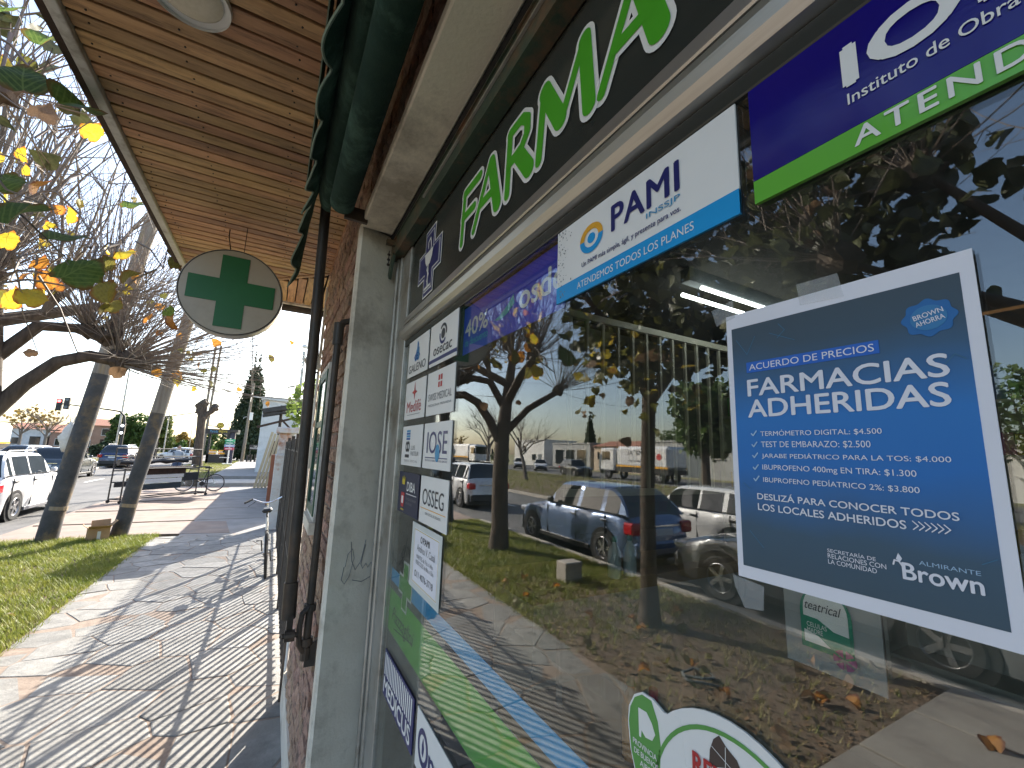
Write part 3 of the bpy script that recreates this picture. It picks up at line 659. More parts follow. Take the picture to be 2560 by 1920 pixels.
MB().obox((.015,-.0,.055),(.012,0,0),(0,.022,.01),(0,-.008,.05)).lathe([(.024,-.02),(.024,.02)], 14, 'x', (.018,-.02,.015)).lathe([(.011,-.03),(.011,.03)], 8, 'x', (.018,-.02,.015)).xf(Q0).build('knuckle', 'steel_dark', arm)
rod = MB().tube([(0,0,.05),(0,0,1.50)], .0165, 10).xf(Q1).build('guide_rod', 'steel_dark', A, True)
MB().tube([(0,0,1.42),(0,0,1.53)], .024, 12).tube([(0,0,1.50),(.02,0,1.54),(.05,0,1.55)], .016, 8).xf(Q1).build('top_socket', 'steel_dark', rod, True)
MB().tube([(0,-.002,.20),(-.012,-.022,.22),(-.03,-.026,.20),(-.036,-.02,.14),(-.03,-.01,.07),(-.01,-.008,.035)], .012, 8).lathe([(.026,0),(.026,.03)], 12, 'z', (0,0,.20)).lathe([(.026,0),(.026,.03)], 12, 'z', (0,0,.06)).xf(Q1).build('clamp', 'steel_dark', rod, True)
MB().tube([(0,0,.0),(0,0,.05)], .02, 8).obox((.02,0,.02),(.022,0,0),(0,.006,0),(0,0,.05)).xf(Q1).build('foot', 'steel_dark', rod)
# ------------------------------------------------------------------ hanging round cross sign
D = thing('cross_sign', 'round cream pharmacy sign with green cross hanging under the plank soffit', 'sign', (-.815, 3.30, 2.91))
rm = MB().lathe([(.288,-.05),(.296,-.046),(.296,.046),(.288,.05)], 64, 'y').build('case', 'sign_rim', D, True)
MB().lathe([(.001,-.056),(.20,-.056),(.284,-.052),(.286,-.048)], 64, 'y', (0,0,0), False).build('face', 'sign_cream', D, True)
MB().lathe([(.2855,-.0535),(.2895,-.0545),(.2895,-.0505),(.2855,-.0495)], 64, 'y', (0,0,0), False).build('gasket', 'trim_black', D, True)
a, b = .078, .243
cr = [(-a,-b),(a,-b),(a,-a),(b,-a),(b,a),(a,a),(a,b),(-a,b),(-a,a),(-b,a),(-b,-a),(-a,-a)]
MB().prism(cr, .0568, .0600).xf(Matrix(((1,0,0,0),(0,0,-1,0),(0,1,0,0),(0,0,0,1)))).build('cross', 'green_cross', D)
MB().lathe([(.284,.050),(.001,.053)], 64, 'y', (0,0,0), False).build('back_face', 'sign_cream', D)
MB().tube([(-.045,0,.288),(-.06,.03,.36),(-.075,.06,.42),(-.08,.09,.49)], .0035, 5).tube([(.03,0,.29),(.03,.0,.49)], .002, 4).build('hanger', 'steel_dark', D)
# ------------------------------------------------------------------ lettering on the fascia glass
FL = thing('shop_lettering', 'large green letters outlined in white on the dark fascia glass', 'lettering', M=WALLM(1.235, 2.535, -.0062))
LET = {  # brush capitals: strokes (width factor, points) in the letter's own box
 'F': [(.8,[(.10,0),(.18,.98)]), (1.0,[(.18,.98),(.95,.98)]), (.9,[(.14,.50),(.72,.50)])],
 'A': [(.8,[(0,0),(.62,1)]), (1.5,[(.66,.93),(.94,.04)]), (.9,[(.28,.36),(.80,.36)])],
 'R': [(.9,[(.05,0),(.12,1)]), (1.0,[(.12,1),(.62,1.0),(.84,.88),(.84,.68),(.62,.52),(.10,.48)]), (1.5,[(.52,.47),(.95,.05)])],
 'M': [(.9,[(0,0),(.10,1)]), (1.5,[(.12,.95),(.46,.26)]), (.8,[(.48,.22),(.90,1)]), (1.3,[(.90,.96),(.98,.02)])],
 'C': [(1.1,[(.95,.82),(.75,.97),(.45,.98),(.18,.80),(.06,.5),(.15,.18),(.40,.02),(.72,.04),(.92,.18)])],
 'I': [(1.2,[(.45,0),(.5,1)])]}
for ch, u0, u1 in (('F',.014,.165),('A',.125,.292),('R',.332,.455),('M',.490,.675),('A',.705,.850),('C',.905,1.04),('I',1.08,1.14),('A',1.17,1.31)):
    H_ = .172; z0 = .046
    f_ = lambda p: (u0+(u1-u0)*p[0], z0+H_*p[1])
    wmb, gmb = MB(), MB()
    for k, (wf, st) in enumerate(LET[ch]):
        stroke(wmb, [f_(p) for p in st], .0305*wf+.021, .0004+k*.0004); stroke(gmb, [f_(p) for p in st], .0305*wf, .0018+k*.0004)
    o = wmb.build('letter', 'white_print', FL); gmb.build('letter_face', 'green_letter', o)
# blue emblem cross with cup and snake
E = sign('fascia_emblem', 'dark blue cross emblem with white cup and snake on the fascia glass', 'emblem', 1.70, 2.515, -.0062)
def crossp(c, a, b, sh=0): return [(c[0]+x+sh*y, c[1]+y) for x,y in [(-a,-b),(a,-b),(a,-a),(b,-a),(b,a),(a,a),(a,b),(-a,b),(-a,a),(-b,a),(-b,-a),(-a,-a)]]
cc = (.155,.145)
poly(E,'outline','white_print',crossp(cc,.062,.142),.0010); poly(E,'field','navy',crossp(cc,.056,.136),.0018); poly(E,'inner_line','white_print',crossp(cc,.047,.122),.0026); poly(E,'inner_field','navy',crossp(cc,.043,.117),.0034)
mb = MB(); stroke(mb, [(.155,.045),(.152,.13)], .012, .0042); stroke(mb, [(.12,.035),(.19,.035)], .010, .0048); mb.build('stem','white_print',E)
poly(E,'bowl','white_print',[(.105,.185),(.205,.185),(.195,.15),(.175,.128),(.135,.128),(.115,.15)],.0054)
mb = MB(); stroke(mb, [(.150,.06),(.168,.085),(.145,.11),(.17,.135),(.185,.20),(.172,.235),(.145,.225),(.150,.20)], .008, .0060); mb.build('snake','white_print',E)
# ------------------------------------------------------------------ the price poster
P = sign('price_poster', 'white bordered blue price list poster taped on the shop window', 'poster', .3065, 1.7975, -.0060)
rect(P,'paper','white_paper',0,0,.208,.2935,0,.0012)
rect(P,'print','poster_blue',.0065,.0125,.1995,.2765,.0004,.0008)
rect(P,'title_band','poster_band',.0225,.2215,.1440,.2335,.0010,.0005)
txt(P,'ACUERDO DE PRECIOS','white_paper',.0258,.2240,.1405,.2310,.0014,.004)
txt(P,'FARMACIAS','white_paper',.0228,.1950,.1866,.2135,.0012,.035)
txt(P,'ADHERIDAS','white_paper',.0220,.1715,.1852,.1905,.0012,.035)
for i, (s_, u1, v) in enumerate((('TERMÓMETRO DIGITAL: $4.500',.1397,.1505),('TEST DE EMBARAZO: $2.500',.1308,.1385),('JARABE PEDIÁTRICO PARA LA TOS: $4.000',.1810,.1268),('IBUPROFENO 400mg EN TIRA: $1.300',.1594,.1142),('IBUPROFENO PEDÍATRICO 2%: $3.800',.1602,.1022))):
    txt(P,s_,'white_paper',.0340,v-.0005,u1,v+.0064,.0012,.006)
    mb = MB(); stroke(mb,[(.0240,v+.003),(.0258,v+.0008),(.0296,v+.0058)],.0013,.0012,4); mb.build('check_mark','poster_pale',P)
txt(P,'DESLIZÁ PARA CONOCER TODOS','white_paper',.0267,.0840,.1812,.0918,.0012,.025)
txt(P,'LOS LOCALES ADHERIDOS','white_paper',.0268,.0728,.1491,.0797,.0012,.025)
mb = MB()
for i in range(6): u = .1535+i*.0038; stroke(mb,[(u,.0800),(u+.0033,.0767),(u,.0735)],.0008,.0012+i*.0002,4)
mb.build('arrows','white_paper',P)
for s_, u1, v in (('SECRETARÍA DE',.1262,.0430),('RELACIONES CON',.1330,.0380),('LA COMUNIDAD',.1262,.0330)): txt(P,s_,'white_paper',.0897,v,u1,v+.0040,.0012,.004)
txt(P,'Brown','white_paper',.1437,.0335,.1892,.0462,.0012,.035); txt(P,'ALMIRANTE','poster_pale',.1545,.0468,.1888,.0500,.0014)
poly(P,'leaf_mark','white_paper',[(.1400,.0480),(.1418,.0530),(.1440,.0490),(.1425,.0465)],.0012); mb = MB(); stroke(mb,[(.1380,.0435),(.1390,.0470),(.1420,.0465),(.1440,.0430)],.0012,.0012,5); mb.build('leaf_curl','white_paper',P)
pts = [(.1785+(.0165+.0012*math.cos(8*a))*math.cos(a), .2448+(.0150+.0012*math.cos(8*a))*math.sin(a)) for a in [i*math.pi/36 for i in range(72)]]
poly(P,'seal','poster_seal',pts,.0010,.0004); poly(P,'seal_centre','poster_seal2',circ(.1785,.2448,.0115,30,ry=.0105),.0014,.0003)
txt(P,'BROWN','white_paper',.1690,.2455,.1880,.2497,.0018,.02,rot=12); txt(P,'AHORRA','white_paper',.1700,.2398,.1885,.2440,.0018,.02,rot=12)
mb = MB()
for a in ([(.012,.262),(.024,.243),(.034,.262)],[(.06,.270),(.066,.262),(.058,.255)],[(.012,.10),(.019,.094)],[(.012,.205),(.017,.211)],[(.185,.205),(.191,.212),(.197,.207)],[(.19,.055),(.198,.06)],[(.05,.262),(.075,.249)],[(.016,.05),(.03,.035)]): stroke(mb,a,.0007,.0009,4)
mb.build('pattern_lines','poster_line',P)
for nm, pts in (('tape_top',[(.083,.284),(.122,.281),(.118,.306),(.081,.307)]),('tape_corner',[(-.006,.0),(.028,-.004),(.026,-.028),(.006,-.031),(-.004,-.012)]),('tape_left',[(-.012,.285),(.012,.290),(.010,.312),(-.018,.306)])):
    tag(poly(P,'tape','tape',pts,.0012,.0003),'strip of clear sticky tape holding the poster')
# ------------------------------------------------------------------ horizontal sign boards under the rail
S = sign('pension_plan_board', 'white and blue board with orange and blue ring below the window rail', 'sign', .663, 2.214)
rect(S,'board','white_print',0,.001,.382,.150); rect(S,'blue_strip','pami_blue',0,0,.382,.033,.0012,.004)
txt(S,'ATENDEMOS TODOS LOS PLANES','white_print',.066,.0095,.318,.0225,.0016,.004)
txt(S,'Un PAMI más simple, ágil, y presente para vos.','navy',.079,.0445,.298,.0565,.0012,.012)
txt(S,'PAMI','navy',.1590,.0815,.2960,.1270,.0012,.042,space=1.06); txt(S,'INSSJP','ink_sky',.2353,.0630,.2978,.0745,.0014,.012)
ring(S,'ring_top','pami_orange',.1055,.0945,.0195,.0315,0,180,.0014,ry=.86); ring(S,'ring_bottom','pami_blue',.1055,.0945,.0195,.0315,180,360,.0014,ry=.86); poly(S,'dot','pami_blue',circ(.1055,.0945,.0105,20,ry=.0095),.0012)
mb = MB(); rr = random.Random(3)
for i in range(70):
    u, v, s_ = .006+abs(rr.gauss(0,.016)), rr.uniform(.01,.147), rr.uniform(.0008,.003); mb.add([(u+s_*math.cos(t)*rr.uniform(.4,1), v+s_*math.sin(t)*rr.uniform(.4,1), .0014+i*.00001) for t in [k*1.26 for k in range(5)]], [(0,1,2,3,4)])
mb.build('scuffs','ink_grey',S)
S = sign('public_insurance_board', 'glossy navy board with white letters and bright green strip, rightmost along the top', 'sign', .261, 2.214, -.010)
rect(S,'board','navy_gloss',0,.0285,.66,.148,0,.005); rect(S,'green_strip','ioma_green',0,0,.66,.028,0,.005)
txt(S,'IOMA','white_print',.0968,.0745,.305,.1165,.0012,.085,space=1.08); txt(S,'Instituto de Obra Médico Asistencial','white_print',.0967,.0535,.330,.0655,.0012,.012); txt(S,'ATENDEMOS','white_print',.0987,.0065,.300,.0250,.0012,.03,space=1.25)
S = sign('discount_banner', 'deep blue discount banner with white figures behind the glass', 'banner', 1.196, 2.214, .014)
rect(S,'film','osde_blue',0,0,.532,.148); txt(S,'40%','white_print',.0165,.050,.175,.102,.0012,.03); txt(S,'de descuento','teal',.018,.022,.178,.044,.0012,.0)
txt(S,'osde','white_print',.350,.046,.531,.106,.0012,.03)
poly(S,'wave','teal',[(.215,.055),(.245,.060),(.29,.078),(.318,.098),(.322,.072),(.29,.056),(.25,.048)],.0012)
# ------------------------------------------------------------------ stickers of health plans, two columns
C1, C2, SW, SH = 1.750, 1.463, .266, .152
ROW = (2.214, 2.040, 1.862, 1.684)
def sticker(name, lab, y, z, m='white_print'):
    s_ = sign(name, lab, 'sticker', y, z, group='health plan stickers on the glass'); rect(s_,'card',m,0,0,SW,SH); return s_
s = sticker('hand_logo_sticker','white sticker with blue raised hand emblem, top left of the two columns',C1,ROW[0])
txt(s,'GALENO','ink',.020,.016,.245,.048,.0012,.0)
for i, (a, b) in enumerate((((.105,.062),(.12,.10)),((.12,.062),(.128,.132)),((.135,.062),(.137,.125)),((.15,.062),(.148,.105)))): mb = MB(); stroke(mb,[a,b],.010,.001+i*.0002,6); mb.build('finger','ink_sky' if i % 2 else 'ink_blue',s)
for i in range(3): ring(s,'arc','ink_blue',.128,.040,.024+i*.011,.030+i*.011,40,140,.0012)
s = sticker('eye_logo_sticker','white sticker with black and navy eye emblem over a navy bar',C2,ROW[0])
rect(s,'bar','navy',0,.012,SW,.024,.0010,.002); txt(s,'osecac','ink',.045,.034,.225,.060,.0012,.01); poly(s,'pupil','ink',circ(.135,.100,.018,22),.0012); ring(s,'arc','ink',.135,.100,.026,.036,-10,140,.0012); ring(s,'arc','navy',.135,.100,.026,.036,170,320,.0012)
s = sticker('red_star_sticker','white sticker with slim red star and red serif lettering',C1,ROW[1])
txt(s,'Medifé','ink_red',.035,.028,.225,.072,.0012,.008); poly(s,'star','ink_red',[(.13,.145),(.138,.112),(.165,.105),(.138,.098),(.13,.075),(.122,.098),(.095,.105),(.122,.112)],.0012); mb = MB(); stroke(mb,[(.045,.018),(.215,.018)],.002,.0012,4); mb.build('underline','ink_grey',s)
s = sticker('red_cross_sticker','white sticker with four red squares over grey serif lettering',C2,ROW[1])
txt(s,'SWISS MEDICAL','ink_grey',.022,.050,.248,.075,.0012,.004); txt(s,'MEDICINA PRIVADA','ink_grey',.022,.030,.248,.038,.0012)
for du in (-.011,.011):
    for dv in (-.012,.012): rect(s,'square','ink_red',.135+du-.0075,.112+dv-.009,.135+du+.0075,.112+dv+.009,.0010,.0005)
s = sticker('monogram_sticker','white sticker with blue and black monogram beside small grey words',C1,ROW[2])
txt(s,'LUIS','ink_grey',.135,.060,.185,.076,.0012); txt(s,'PASTEUR','ink_grey',.135,.038,.235,.054,.0012); txt(s,'OBRA SOCIAL','ink_grey',.050,.014,.225,.022,.0012,space=1.4)
for i in range(4): rect(s,'blue_bar','ink_sky' if i % 2 else 'ink_blue',.062,.098+i*.010,.112,.106+i*.010,.0010,.0005)
ring(s,'loop','ink',.075,.072,.008,.016,0,360,.0012,ry=1.3); ring(s,'loop','ink',.098,.072,.008,.016,0,360,.0012,ry=1.3); rect(s,'black_bar','ink',.055,.030,.112,.042,.0010,.0005)
s = sticker('navy_serif_sticker','white sticker with tall navy serif initials and pale blue figures',C2,ROW[2])
txt(s,'IOSE','navy',.040,.050,.235,.122,.0012,.006); poly(s,'oval','ink_sky',circ(.150,.052,.020,22,ry=.028),.0018); mb = MB(); stroke(mb,[(.03,.036),(.24,.036)],.003,.0014,4); mb.build('underline','navy',s); txt(s,'INSTITUTO DE OBRA SOCIAL DEL EJERCITO','navy',.030,.022,.240,.030,.0012)
s = sticker('navy_crest_sticker','dark navy sticker with small coloured crest and white capitals',C1,ROW[3],'diba_navy')
txt(s,'DIBA','white_print',.120,.085,.225,.118,.0012,.03); mb = MB(); stroke(mb,[(.115,.074),(.245,.074)],.0025,.0012,4); mb.build('underline','white_print',s); txt(s,'Dirección de Bienestar','ink_grey',.115,.052,.245,.064,.0012); txt(s,'de la Armada','ink_grey',.115,.036,.195,.047,.0012)
poly(s,'crest','ink_red',[(.05,.022),(.085,.022),(.092,.045),(.09,.075),(.045,.075),(.043,.045)],.0012); poly(s,'crest_field','white_print',[(.055,.035),(.078,.035),(.078,.062),(.055,.062)],.0016); poly(s,'crown','sign_yellow',[(.05,.105),(.085,.105),(.09,.135),(.078,.122),(.068,.14),(.058,.122),(.046,.135)],.0012)
mb = MB(); stroke(mb,[(.05,.012),(.09,.012)],.005,.0012,5); mb.build('ribbon','sign_yellow',s)
s = sticker('black_serif_sticker','white sticker with black serif capitals above a thin orange line',C2,ROW[3])
txt(s,'OSSEG','ink',.030,.060,.235,.112,.0012,.0); mb = MB(); stroke(mb,[(.012,.048),(.255,.048)],.0025,.0012,4); mb.build('orange_line','pami_orange',s); txt(s,'OBRA SOCIAL DE SEGUROS','ink',.065,.030,.215,.038,.0012)
s = sign('appointment_notice','pale laminated paper notice with thin yellow border taped under the stickers','notice',1.525,1.462)
rect(s,'sheet','paper_old',0,.004,.300,.212,0,.0015); rect(s,'margin','white_paper',.030,.022,.282,.196,.0005,.0004)
for a, b in (((.034,.026),(.278,.026)),((.278,.026),(.278,.192)),((.278,.192),(.034,.192)),((.034,.192),(.034,.026))): mb = MB(); stroke(mb,[a,b],.0022,.0008,4); mb.build('border','sign_yellow',s)
txt(s,'PAMI','ink',.130,.158,.195,.178,.0012,.03); ring(s,'ring','ink_grey',.112,.168,.006,.011,0,360,.0012); txt(s,'Andrea V. Casal','ink_grey',.070,.128,.250,.150,.0012); txt(s,'MARTES de 7hs a 14hs','ink_grey',.070,.104,.235,.117,.0012); txt(s,'MIERCOLES de 8hs a 15hs','ink_grey',.065,.086,.245,.099,.0012); txt(s,'11 4076-3718','ink',.085,.046,.245,.066,.0012); ring(s,'phone_ring','ink',.068,.056,.007,.010,0,360,.0012)
# ------------------------------------------------------------------ coloured bands behind the glass, with cross and script
s = sign('window_bands','blue, green and grey colour bands stuck along the lower window glass','window film',1.82,1.021,.010)
rect(s,'blue_band','blue_film',0,.381,4.0,.429,0,.001); rect(s,'green_band','green_film',0,.200,4.0,.352,0,.001)
rect(s,'grey_band','grey_film',0,.3525,.62,.3805,0,.001); rect(s,'grey_band','grey_film',0,.10,.62,.1995,0,.001)
txt(s,'Piazzaglini','ink',.055,.235,.34,.300,.0010,.0,shear=.3); mb = MB(); stroke(mb,[(.09,.228),(.335,.262)],.004,.0014,4); mb.build('flourish','ink',s)
poly(s,'cross_outline','white_print',crossp((.205,.408),.034,.084),.0016,.0008); poly(s,'cross','green_letter',crossp((.205,.408),.026,.076),.0024,.0006)
s = sign('barcode_sticker','navy sticker with white barcode stripes over condensed white capitals','sticker',1.765,1.023,group='health plan stickers on the glass')
rect(s,'card','navy',0,-.004,.382,.147)
for i in range(17): rect(s,'stripe','white_print',.012+i*.0213,.066,.012+i*.0213+.0105,.139,.0010,.0005)
txt(s,'MEDICUS','white_print',.014,.008,.360,.058,.0012,.05)
s = sign('oval_logo_sticker','white sticker with large navy oval initial, lowest on the glass','sticker',1.347,1.020,group='health plan stickers on the glass')
rect(s,'card','white_print',0,0,.40,.152); ring(s,'oval','navy',.066,.075,.030,.044,0,360,.0012,ry=1.05); poly(s,'flame','navy',[(.066,.100),(.076,.078),(.070,.055),(.060,.060),(.058,.080)],.0012); txt(s,'mint','navy',.118,.040,.330,.105,.0012,.03)
# ------------------------------------------------------------------ round provincial sticker low on the glass
s = sign('round_sticker','white round sticker with green lobe and brown map, low on the window','sticker',.480,1.42)
oc = []
for a in range(-150, 61, 10): oc.append((.150+.128*math.cos(R(a)), .095+.128*math.sin(R(a))))
oc = [(.150+.125*math.cos(R(a)), .098+.130*math.sin(R(a))) for a in range(-120, 121, 8)]
lobe = [(.045+.043*math.cos(R(a)), .150+.050*math.sin(R(a))) for a in range(70, 221, 10)]
poly(s,'disc','white_print',circ(.155,.095,.125,48,ry=.130),.0006,.0025); poly(s,'side_lobe','white_print',[(.004,.150),(.006,.170),(.016,.188),(.030,.197),(.048,.197),(.066,.190),(.090,.196),(.10,.13),(.05,.05),(.020,.085),(.008,.120)],.0009,.0025)
poly(s,'green_lobe','sticker_green',[(.006,.152),(.009,.170),(.017,.185),(.030,.194),(.046,.194),(.056,.175),(.060,.150),(.058,.120),(.050,.085),(.038,.062),(.022,.088),(.010,.120)],.0014,.0004)
poly(s,'province_map','white_print',[(.024,.176),(.038,.177),(.047,.168),(.052,.158),(.047,.149),(.036,.147),(.029,.152),(.028,.143),(.025,.143)],.0020,.0004)
txt(s,'PROVINCIA','white_print',.014,.130,.054,.1365,.0020,.02); txt(s,'DE BUENOS','white_print',.016,.120,.056,.1265,.0020,.02); txt(s,'AIRES','white_print',.026,.110,.048,.1165,.0020,.02)
ring(s,'green_ring','sticker_green',.160,.095,.108,.1125,0,360,.0014,60,1.04)
poly(s,'country_map','brown_map',[(.135,.198),(.142,.205),(.150,.198),(.162,.192),(.170,.178),(.166,.162),(.172,.150),(.160,.135),(.135,.140),(.128,.165),(.130,.185)],.0014,.0004)
mb = MB(); 
for k, (a, b) in enumerate((((.133,.190),(.168,.176)),((.130,.168),(.166,.186)),((.150,.198),(.148,.150)),((.130,.160),(.168,.158)))): stroke(mb,[a,b],.0008,.0020+k*.0002,4)
mb.build('network','white_print',s); txt(s,'RED','ink_red',.108,.150,.150,.172,.0022,.05)
# ------------------------------------------------------------------ inside the shop
room = thing('shop_room', 'dim shop interior seen through the window glass', 'room')
MB().box(.31, -2.6, -.02, 5.0, 3.59, .06).build('floor', 'floor_tile', room)
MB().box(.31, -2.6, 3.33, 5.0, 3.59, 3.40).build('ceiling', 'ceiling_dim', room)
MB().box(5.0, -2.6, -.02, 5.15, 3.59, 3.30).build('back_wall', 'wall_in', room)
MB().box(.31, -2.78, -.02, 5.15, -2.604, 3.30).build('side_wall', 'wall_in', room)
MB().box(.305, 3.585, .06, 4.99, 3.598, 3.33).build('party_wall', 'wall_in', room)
t = thing('tube_light', 'twin white fluorescent tubes lit under the shop ceiling', 'lamp', (2.82, 2.0, 3.165))
MB().box(-.75,-.04,.06,.75,.04,.18).build('batten', 'shutter', t)
for y in (-.085,.085): MB().tube([(-.68,y,.0),(.68,y,.0)], .016, 10).build('tube', 'tube_light', t, True)
# cream security grille over the counter
g = thing('security_grille', 'cream steel bar grille standing over the shop counter inside', 'grille', (1.3, 2.45, 1.64))
MB().box(0,-.02,1.30,2.3,.02,1.35).build('top_rail', 'grille_cream', g); MB().box(0,-.02,0,2.3,.02,.05).build('bottom_rail', 'grille_cream', g)
bm_ = MB().box(-.011,-.011,.05,.011,.011,1.30).mesh('bar', 'grille_cream')
for i in range(15): link('bar', bm_, g, (.06+i*.155, 0, 0))
c = thing('shop_counter', 'timber edged glass counter inside under the grille', 'counter', (1.0, 2.30, .06))
MB().box(0,0,.0,2.7,.5,.98).build('cabinet', 'shelf', c); MB().box(-.03,-.04,.981,2.73,.54,1.06).build('top', 'counter_wood', c)
MB().box(.0,-.01,1.10,2.7,-.004,1.55).build('glass_front', 'clear_glass', c); MB().box(0,0,1.36,2.7,.3,1.368).build('glass_shelf', 'clear_glass', c)
# shelf units at the back with packed goods
ORD = 'none first second third fourth fifth sixth seventh eighth ninth tenth eleventh twelfth thirteenth fourteenth fifteenth sixteenth seventeenth eighteenth nineteenth twentieth last'.split()+['last']*10
rr = random.Random(12); packs = [MB().cham(-.5,-.5,0,.5,.5,1,.02).mesh('box', 'pack%d' % i) for i in range(8)]
cols = ['red','white','green','yellow','blue','purple','grey','lime']
for u, (x, y0, y1) in enumerate(((4.55,-2.2,-.2),(4.55,-.05,1.95),(4.55,2.1,3.5))):
    sh = thing('shelf_unit', ('cream shelf unit of packets at the back of the shop, nearest the poster','cream shelf unit of packets in the middle of the back wall','cream shelf unit of packets behind the grille')[u], 'shelf', (x, (y0+y1)/2, .06)); hw = (y1-y0)/2
    MB().box(.38,-hw,0,.42,hw,2.7).build('back', 'shelf', sh)
    for s_ in (-1,1): MB().box(0,s_*hw-.015,0,.379,s_*hw+.015,2.7).build('side', 'shelf', sh)
    for k in range(6): MB().box(.01,-hw+.016,.2+k*.44,.378,hw-.016,.225+k*.44).build('shelf_board', 'shelf', sh)
    for k in range(2,6):
        y = y0+.05; cnt = 0
        while y < y1-.1:
            w, h_ = rr.uniform(.06,.16), rr.uniform(.12,.34); ci = rr.randrange(8)
            if y+w > y1-.03: break
            if rr.random() < .8:
                o = link('medicine_box', packs[ci], None, (x+.13, y+w/2, .06+.226+k*.44), None, (.2, w*.94, h_)); cnt += 1; tag(o, '%s packet, %s from the near end, %s shelf, %s back unit' % (cols[ci], ORD[cnt], ('','','third','fourth','fifth','top')[k], ('near','middle','far')[u]), 'packet', 'packets on the shop shelves')
            y += w
# window display table with glass tiers close to the pane
d = thing('display_table', 'glass tiered display table just inside the window', 'display', (.62, .9, .06))
MB().box(0,-1.2,.62,.62,1.1,.68).build('deck', 'counter_wood', d)
for x in (.04,.56):
    for y in (-1.12,1.02): MB().box(x-.02,y-.02,0,x+.02,y+.02,.62).build('leg', 'shelf', d)
MB().box(.02,-1.1,1.02,.5,1.0,1.028).build('glass_tier', 'clear_glass', d)
for y in (-1.05,0,.95): MB().box(.24,y-.012,.68,.26,y+.012,1.02).build('post', 'alu_frame', d)
def bottle(name, lab, loc, h, r_, m, cap):
    o = tag(MB().lathe([(r_*.9,0),(r_,.01),(r_,h*.62),(r_*.55,h*.78),(r_*.36,h*.84),(r_*.36,h*.9)], 16, 'z').build(name, m, None, True), lab, 'bottle', 'bottles in the window display'); o.location = loc
    MB().lathe([(r_*.45,h*.88),(r_*.45,h),(r_*.40,h*1.01)], 14, 'z').build('cap', cap, o)
bottle('soap_bottle','clear bottle with green cap on the counter, left of its pair',(1.62,2.28,1.13),.26,.045,'bottle_clear','cap_green')
bottle('soap_bottle','clear bottle with green cap on the counter, right of its pair',(1.76,2.28,1.13),.26,.045,'bottle_clear','cap_green')
bottle('wine_bottle','dark red lotion bottle with pink cap in the window display',(.92,1.30,.741),.30,.04,'wine','cap_pink')
bottle('amber_bottle','amber oil bottle beside the red one in the window display',(.92,1.42,.741),.30,.04,'amber','cap_green')
for i, (x, y, s_) in enumerate(((.86,.75,(.13,.16,.20)),(.95,.25,(.16,.2,.14)),(.84,-.1,(.12,.14,.22)),(.98,.95,(.14,.12,.24)),(.9,-.5,(.2,.2,.16)))):
    tag(link('gift_box', packs[(i*3+2) % 8], None, (x,y,.741), (0,0,.3*i), s_), ('green','grey','blue','lime','yellow')[i]+' packet standing on the window display table', 'packet', 'packets in the window display')
    bpy.data.objects
s = sign('cream_advert','white round topped advert with green swoosh and purple flower inside the window','advert',.408,1.622,.30); s.scale = (.84,.84,1)
rect(s,'board','wall_grey',-.03,-.015,.125,.16,-.001,.003); ar = [(0,.02),(0,.085)]+[(.042+.042*math.cos(R(a)), .085+.045*math.sin(R(a))) for a in range(180,-1,-15)]+[(.084,.02)]  # white backing board coloured grey to stand for the dim interior
poly(s,'arch','sign_teal',ar,.0010); poly(s,'arch_field','white_print',[(.006+(u-.0)*.86, .012+v*.9) for u,v in ar],.0018); poly(s,'swoosh','sign_teal',[(.004,.075),(.03,.074),(.055,.060),(.081,.058),(.080,.028),(.05,.030),(.03,.045),(.004,.052)],.0026)
txt(s,'teatrical','ink',.010,.088,.070,.104,.0030,.0,shear=.35); txt(s,'CELULAS','white_print',.012,.058,.045,.066,.0034,.01); txt(s,'MADRE','white_print',.012,.048,.038,.056,.0034,.01)
for k in range(6): poly(s,'petal','pack5',[(.070+.018*math.cos(k*1.05+t)*(1 if i else .2), .020+.016*math.sin(k*1.05+t)*(1 if i else .2)) for i, t in ((0,0),(1,-.4),(1,0),(1,.4))],.0030+k*.0003,.0002)
tag(rect(s,'red_tab','ink_red',.028,.128,.055,.135,.0026,.002))
# ------------------------------------------------------------------ railing beside the shop
G = thing('yard_railing', 'tall black bar railing from the brick corner to the white gate pillar', 'railing', (-.20, YC, 0))
Ly = 11.55-YC; bar_ = MB().tube([(0,0,.06),(0,0,2.02)], .0150, 6).mesh('bar', 'gate_black', True)
for i in range(int(Ly/.13)): link('bar', bar_, G, (0, .10+i*.13, 0))
for z in (.10,.77,1.86): MB().box(-.012,.02,z-.011,.012,Ly,z+.011).build('rail', 'gate_black', G)
for y in (.09, 6.08-YC, 7.66-YC, 9.6-YC): MB().box(-.024,y-.024,0,.024,y+.024,2.08).build('post', 'gate_black', G)
pl = thing('gate_pillar', 'chipped white masonry gate pillar with cap at the end of the railing', 'pillar', (-.20, 11.85, 0))
MB().cham(-.20,-.28,0,.18,.28,1.72,.012).build('shaft', 'pillar_white', pl); MB().cham(-.17,-.25,1.72,.15,.25,2.22,.012).build('upper_shaft', 'pillar_white', pl); MB().cham(-.24,-.34,2.22,.24,.34,2.36,.015).build('cap', 'pillar_white', pl)
rr = random.Random(6)
for i, (x, y, h_) in enumerate(((-1.02,22.9,2.62),(-.88,22.92,2.55),(-.74,22.95,2.5),(-.60,23.0,2.2))):
    o = tag(MB().cham(-.055,-.02,0,.055,.02,h_,.004).build('timber_plank', 'planks', None), 'raw timber plank leaning on the wall, %s of four' % ('leftmost','second from left','third from left','rightmost and shortest')[i], 'plank', 'timber planks leaning by the gate'); o.location = (x,y,-.005); o.rotation_euler = (R(-8), R(10), 0)
